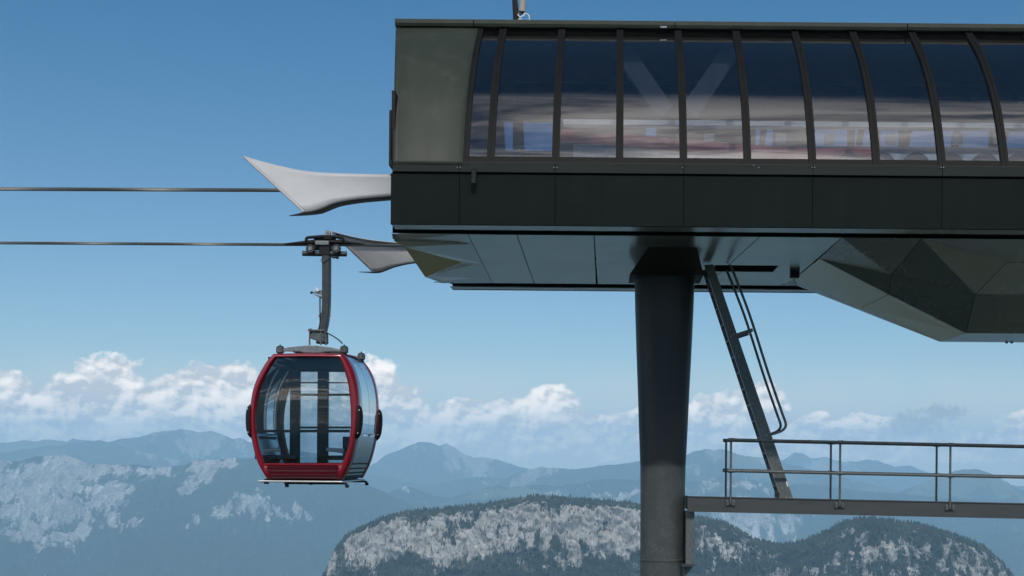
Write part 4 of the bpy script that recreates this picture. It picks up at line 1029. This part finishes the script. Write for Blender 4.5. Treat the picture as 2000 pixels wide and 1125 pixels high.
# cumulus field above the horizon: soft lumps broken up by noise
lumps = [(40,800,60,30),(110,790,45,22),(215,765,50,42),(235,745,26,22),(205,790,70,40),(150,800,45,30),(300,790,50,30),(340,770,30,20),(400,775,60,38),(460,768,45,38),(520,790,60,40),(620,790,60,45),(722,765,38,42),(760,800,50,34),(770,810,50,25),(830,830,40,18),(910,805,40,20),(960,815,55,22),(1030,810,45,22),(1075,795,36,26),(1140,830,40,18),(1040,880,110,9),(1130,882,60,9),(1230,835,45,22),(1300,825,50,25),(1400,810,50,25),(1440,812,50,30),(1495,795,28,35),(1560,840,50,18),(1600,820,18,12),(1640,850,50,18),(1700,838,46,24),(1770,850,50,18),(1860,855,40,12),(1945,858,40,12),(2040,840,60,30),(-60,780,80,40),(100,835,120,14),(260,835,130,16),(420,835,80,14),(860,850,140,14),(1500,870,160,10),(1750,880,160,9)]
fld = None
wrp = noise(nt, P, 1.3, 5, .6, 0, 1)
wv = nd(nt,'ShaderNodeVectorMath',operation='SUBTRACT'); nt.links.new(wrp, wv.inputs[0]); wv.inputs[1].default_value = (.5,.5,.5)
ws = nd(nt,'ShaderNodeVectorMath',operation='SCALE'); nt.links.new(wv.outputs[0], ws.inputs[0]); ws.inputs['Scale'].default_value = .16
Pw = nd(nt,'ShaderNodeVectorMath',operation='ADD'); nt.links.new(P, Pw.inputs[0]); nt.links.new(ws.outputs[0], Pw.inputs[1]); PW = Pw.outputs[0]
lumps += [(60,848,90,16),(200,856,90,14),(340,845,90,14),(470,852,80,16),(620,862,90,14),(770,862,90,14),(900,866,90,12),(1020,862,80,12),(1240,862,70,12),(1380,852,70,12),(1480,866,80,10),(1660,876,90,9),(1800,880,90,9),(1930,880,80,9)]
for px_, py_, rx, ry in lumps:
    rx *= 1.2; ry *= 1.4; py_ += 4
    a, e_ = azel(px_,py_)
    s1 = nd(nt,'ShaderNodeVectorMath',operation='SUBTRACT'); nt.links.new(PW, s1.inputs[0]); s1.inputs[1].default_value = (a,e_,0)
    s2 = nd(nt,'ShaderNodeVectorMath',operation='MULTIPLY'); nt.links.new(s1.outputs[0], s2.inputs[0]); s2.inputs[1].default_value = (F/10/rx, F/12.5/ry, 0)
    s3 = nd(nt,'ShaderNodeVectorMath',operation='LENGTH'); nt.links.new(s2.outputs[0], s3.inputs[0])
    v_ = mth(nt,'SUBTRACT',1.0,s3.outputs['Value'])
    if fld is None: fld = v_
    else:
        n_ = nt.nodes.new('ShaderNodeMath'); n_.operation = 'SMOOTH_MAX'; nt.links.new(fld,n_.inputs[0]); nt.links.new(v_,n_.inputs[1]); n_.inputs[2].default_value = .25; fld = n_.outputs[0]
def off(vec, d):
    a = nd(nt,'ShaderNodeVectorMath',operation='ADD'); nt.links.new(vec,a.inputs[0]); a.inputs[1].default_value = d; return a.outputs[0]
nA = noise(nt, PW, 5.5, 8, .6); nB = noise(nt, off(PW,(-.024,.045,0)), 5.5, 8, .6)
nC = noise(nt, PW, 1.9, 4, .5); nD = noise(nt, off(PW,(-.07,.13,0)), 1.9, 4, .5)
def billow(vec): return mth(nt,'SUBTRACT',.5,mth(nt,'ABSOLUTE',mth(nt,'MULTIPLY_ADD',noise(nt, vec, 6.5, 3, .5),4.0,-2.0)))
bA, bB = billow(PW), billow(off(PW,(-.03,.06,0)))
dens = mth(nt,'ADD',mth(nt,'MULTIPLY',fld,1.9),mth(nt,'MULTIPLY',mth(nt,'SUBTRACT',nA,.5),2.2))
dens = mth(nt,'ADD',dens,mth(nt,'MULTIPLY_ADD',bA,.12,.40))
cov = ramp(nt, mth(nt,'MULTIPLY_ADD',dens,.5,.5), [(.41,0),(.50,.45),(.60,.86),(.76,1)], 'EASE')
lit = mth(nt,'ADD',mth(nt,'MULTIPLY',mth(nt,'SUBTRACT',nA,nB),3.6),mth(nt,'MULTIPLY',mth(nt,'SUBTRACT',nC,nD),3.0))
lit = mth(nt,'ADD',lit,mth(nt,'MULTIPLY',mth(nt,'SUBTRACT',bA,bB),.25))
lit = mth(nt,'ADD',lit,mth(nt,'MULTIPLY',bA,.06))
lit = mth(nt,'MULTIPLY',ramp(nt, mth(nt,'ADD',lit,.42), [(.1,0),(.45,.42),(.9,1)]), ramp(nt, mth(nt,'DIVIDE',el,.045,None,True), [(0,.4),(.75,1)]))
ccol = mix(nt, lit, (8.4,8.5,8.8), (17.5,15.9,14.5))
# low layered cloud behind the viewer (seen in the cabin window)
cb3 = nd(nt,'ShaderNodeCombineXYZ'); nt.links.new(mth(nt,'MULTIPLY',az,3),cb3.inputs[0]); nt.links.new(mth(nt,'MULTIPLY',el,85),cb3.inputs[1])
h3 = noise(nt, cb3.outputs[0], 1.0, 6, .6, .3)
lowb = mth(nt,'MULTIPLY',ramp(nt,h3,[(.54,0),(.6,1)]),ramp(nt,mth(nt,'ABSOLUTE',mth(nt,'SUBTRACT',el,.055)),[(.06,1),(.1,0)]))
vn = noise(nt, PW, 2.2, 5, .55)
veil = mth(nt,'MULTIPLY',ramp(nt, mth(nt,'DIVIDE',el,.075,None,True), [(0,.9),(.4,.75),(1,0)], 'EASE'), ramp(nt, vn, [(.3,.45),(.62,1)]))
front_mask = mth(nt,'GREATER_THAN',y_,0.0)
# high broken cloud overhead and behind the viewer (seen in the window reflections)
zc = mth(nt,'MAXIMUM',z_,.08)
cb2 = nd(nt,'ShaderNodeCombineXYZ'); nt.links.new(mth(nt,'DIVIDE',x_,zc),cb2.inputs[0]); nt.links.new(mth(nt,'DIVIDE',y_,zc),cb2.inputs[1])
h1 = noise(nt, cb2.outputs[0], 2.4, 7, .62, .4)
hm_ = ramp(nt, mth(nt,'MULTIPLY_ADD',mth(nt,'DIVIDE',y_,zc),.5,1.0), [(.12,0),(.36,1),(.80,.8),(1.02,0)])
hc = mth(nt,'MULTIPLY',ramp(nt,h1,[(.34,0),(.54,1)]),hm_)
hcol = mix(nt, ramp(nt,h1,[(.44,0),(.6,1)]), (3.6,3.7,4.3), (24,23,22.4))
lowk = ramp(nt, mth(nt,'MULTIPLY_ADD',mth(nt,'DIVIDE',y_,zc),.5,1.0), [(.45,1),(.68,.35),(.8,0)])
hcol = mix(nt, mth(nt,'MULTIPLY',lowk,ramp(nt,h1,[(.3,.3),(.5,1)])), hcol, (52,49.5,48))
tint = mix(nt, ramp(nt, mth(nt,'DIVIDE',el,.34,None,True), [(0,0),(.15,.05),(1,1)]), (.86,.95,.98), (.39,.88,1.06))
skyc = mix(nt, 1.0, sky.outputs[0], tint, 'MULTIPLY')
skyc = mix(nt, mth(nt,'MULTIPLY',veil,front_mask), skyc, (8.6,8.9,9.2))
c1 = mix(nt, mth(nt,'MULTIPLY',cov,front_mask), skyc, ccol)
f2 = None
for px_, py_, rx, ry in ((1785,824,58,26),(1845,804,48,16)):
    a, e_ = azel(px_,py_)
    s1 = nd(nt,'ShaderNodeVectorMath',operation='SUBTRACT'); nt.links.new(PW, s1.inputs[0]); s1.inputs[1].default_value = (a,e_,0)
    s2 = nd(nt,'ShaderNodeVectorMath',operation='MULTIPLY'); nt.links.new(s1.outputs[0], s2.inputs[0]); s2.inputs[1].default_value = (F/10/rx, F/12.5/ry, 0)
    s3 = nd(nt,'ShaderNodeVectorMath',operation='LENGTH'); nt.links.new(s2.outputs[0], s3.inputs[0]); v_ = mth(nt,'SUBTRACT',1.0,s3.outputs['Value'])
    f2 = v_ if f2 is None else mth(nt,'MAXIMUM',f2,v_)
d2 = mth(nt,'ADD',mth(nt,'MULTIPLY',f2,1.4),mth(nt,'MULTIPLY',mth(nt,'SUBTRACT',noise(nt,PW,11,7,.68),.5),4.2))
c1 = mix(nt, mth(nt,'MULTIPLY',ramp(nt, mth(nt,'MULTIPLY_ADD',d2,.5,.5), [(.46,0),(.8,.75)]), front_mask), c1, (4.6,5.1,5.8))
c2_ = mix(nt, hc, c1, hcol)
c2_ = mix(nt, mth(nt,'MULTIPLY',lowb,mth(nt,'LESS_THAN',y_,-.2)), c2_, (42,39,36.5))
nt.links.new(c2_, bg.inputs[0])

# ------------------------------------------------------------------ camera and render settings
cam = bpy.data.cameras.new('camera'); co_ = bpy.data.objects.new('camera', cam); COL.objects.link(co_); sc.camera = co_
cam.sensor_width = 36; cam.lens = F/2000*36; cam.shift_x = (1000-CX)/2000; cam.shift_y = (CY-562.5)/2000; cam.clip_start = .1; cam.clip_end = 200000
co_.matrix_world = Matrix.Rotation(R(90),4,'X') @ Matrix.Rotation(ROLL,4,'Z')
sc.view_settings.view_transform = 'Standard'; sc.view_settings.look = 'None'; sc.view_settings.exposure = -.68; sc.view_settings.gamma = 1
sc.render.engine = 'CYCLES'; cy = sc.cycles
cy.use_denoising = True; cy.max_bounces = 10; cy.volume_bounces = 1; cy.transparent_max_bounces = 16; cy.diffuse_bounces = 3; cy.glossy_bounces = 4
cy.use_adaptive_sampling = False; cy.volume_step_rate = 1
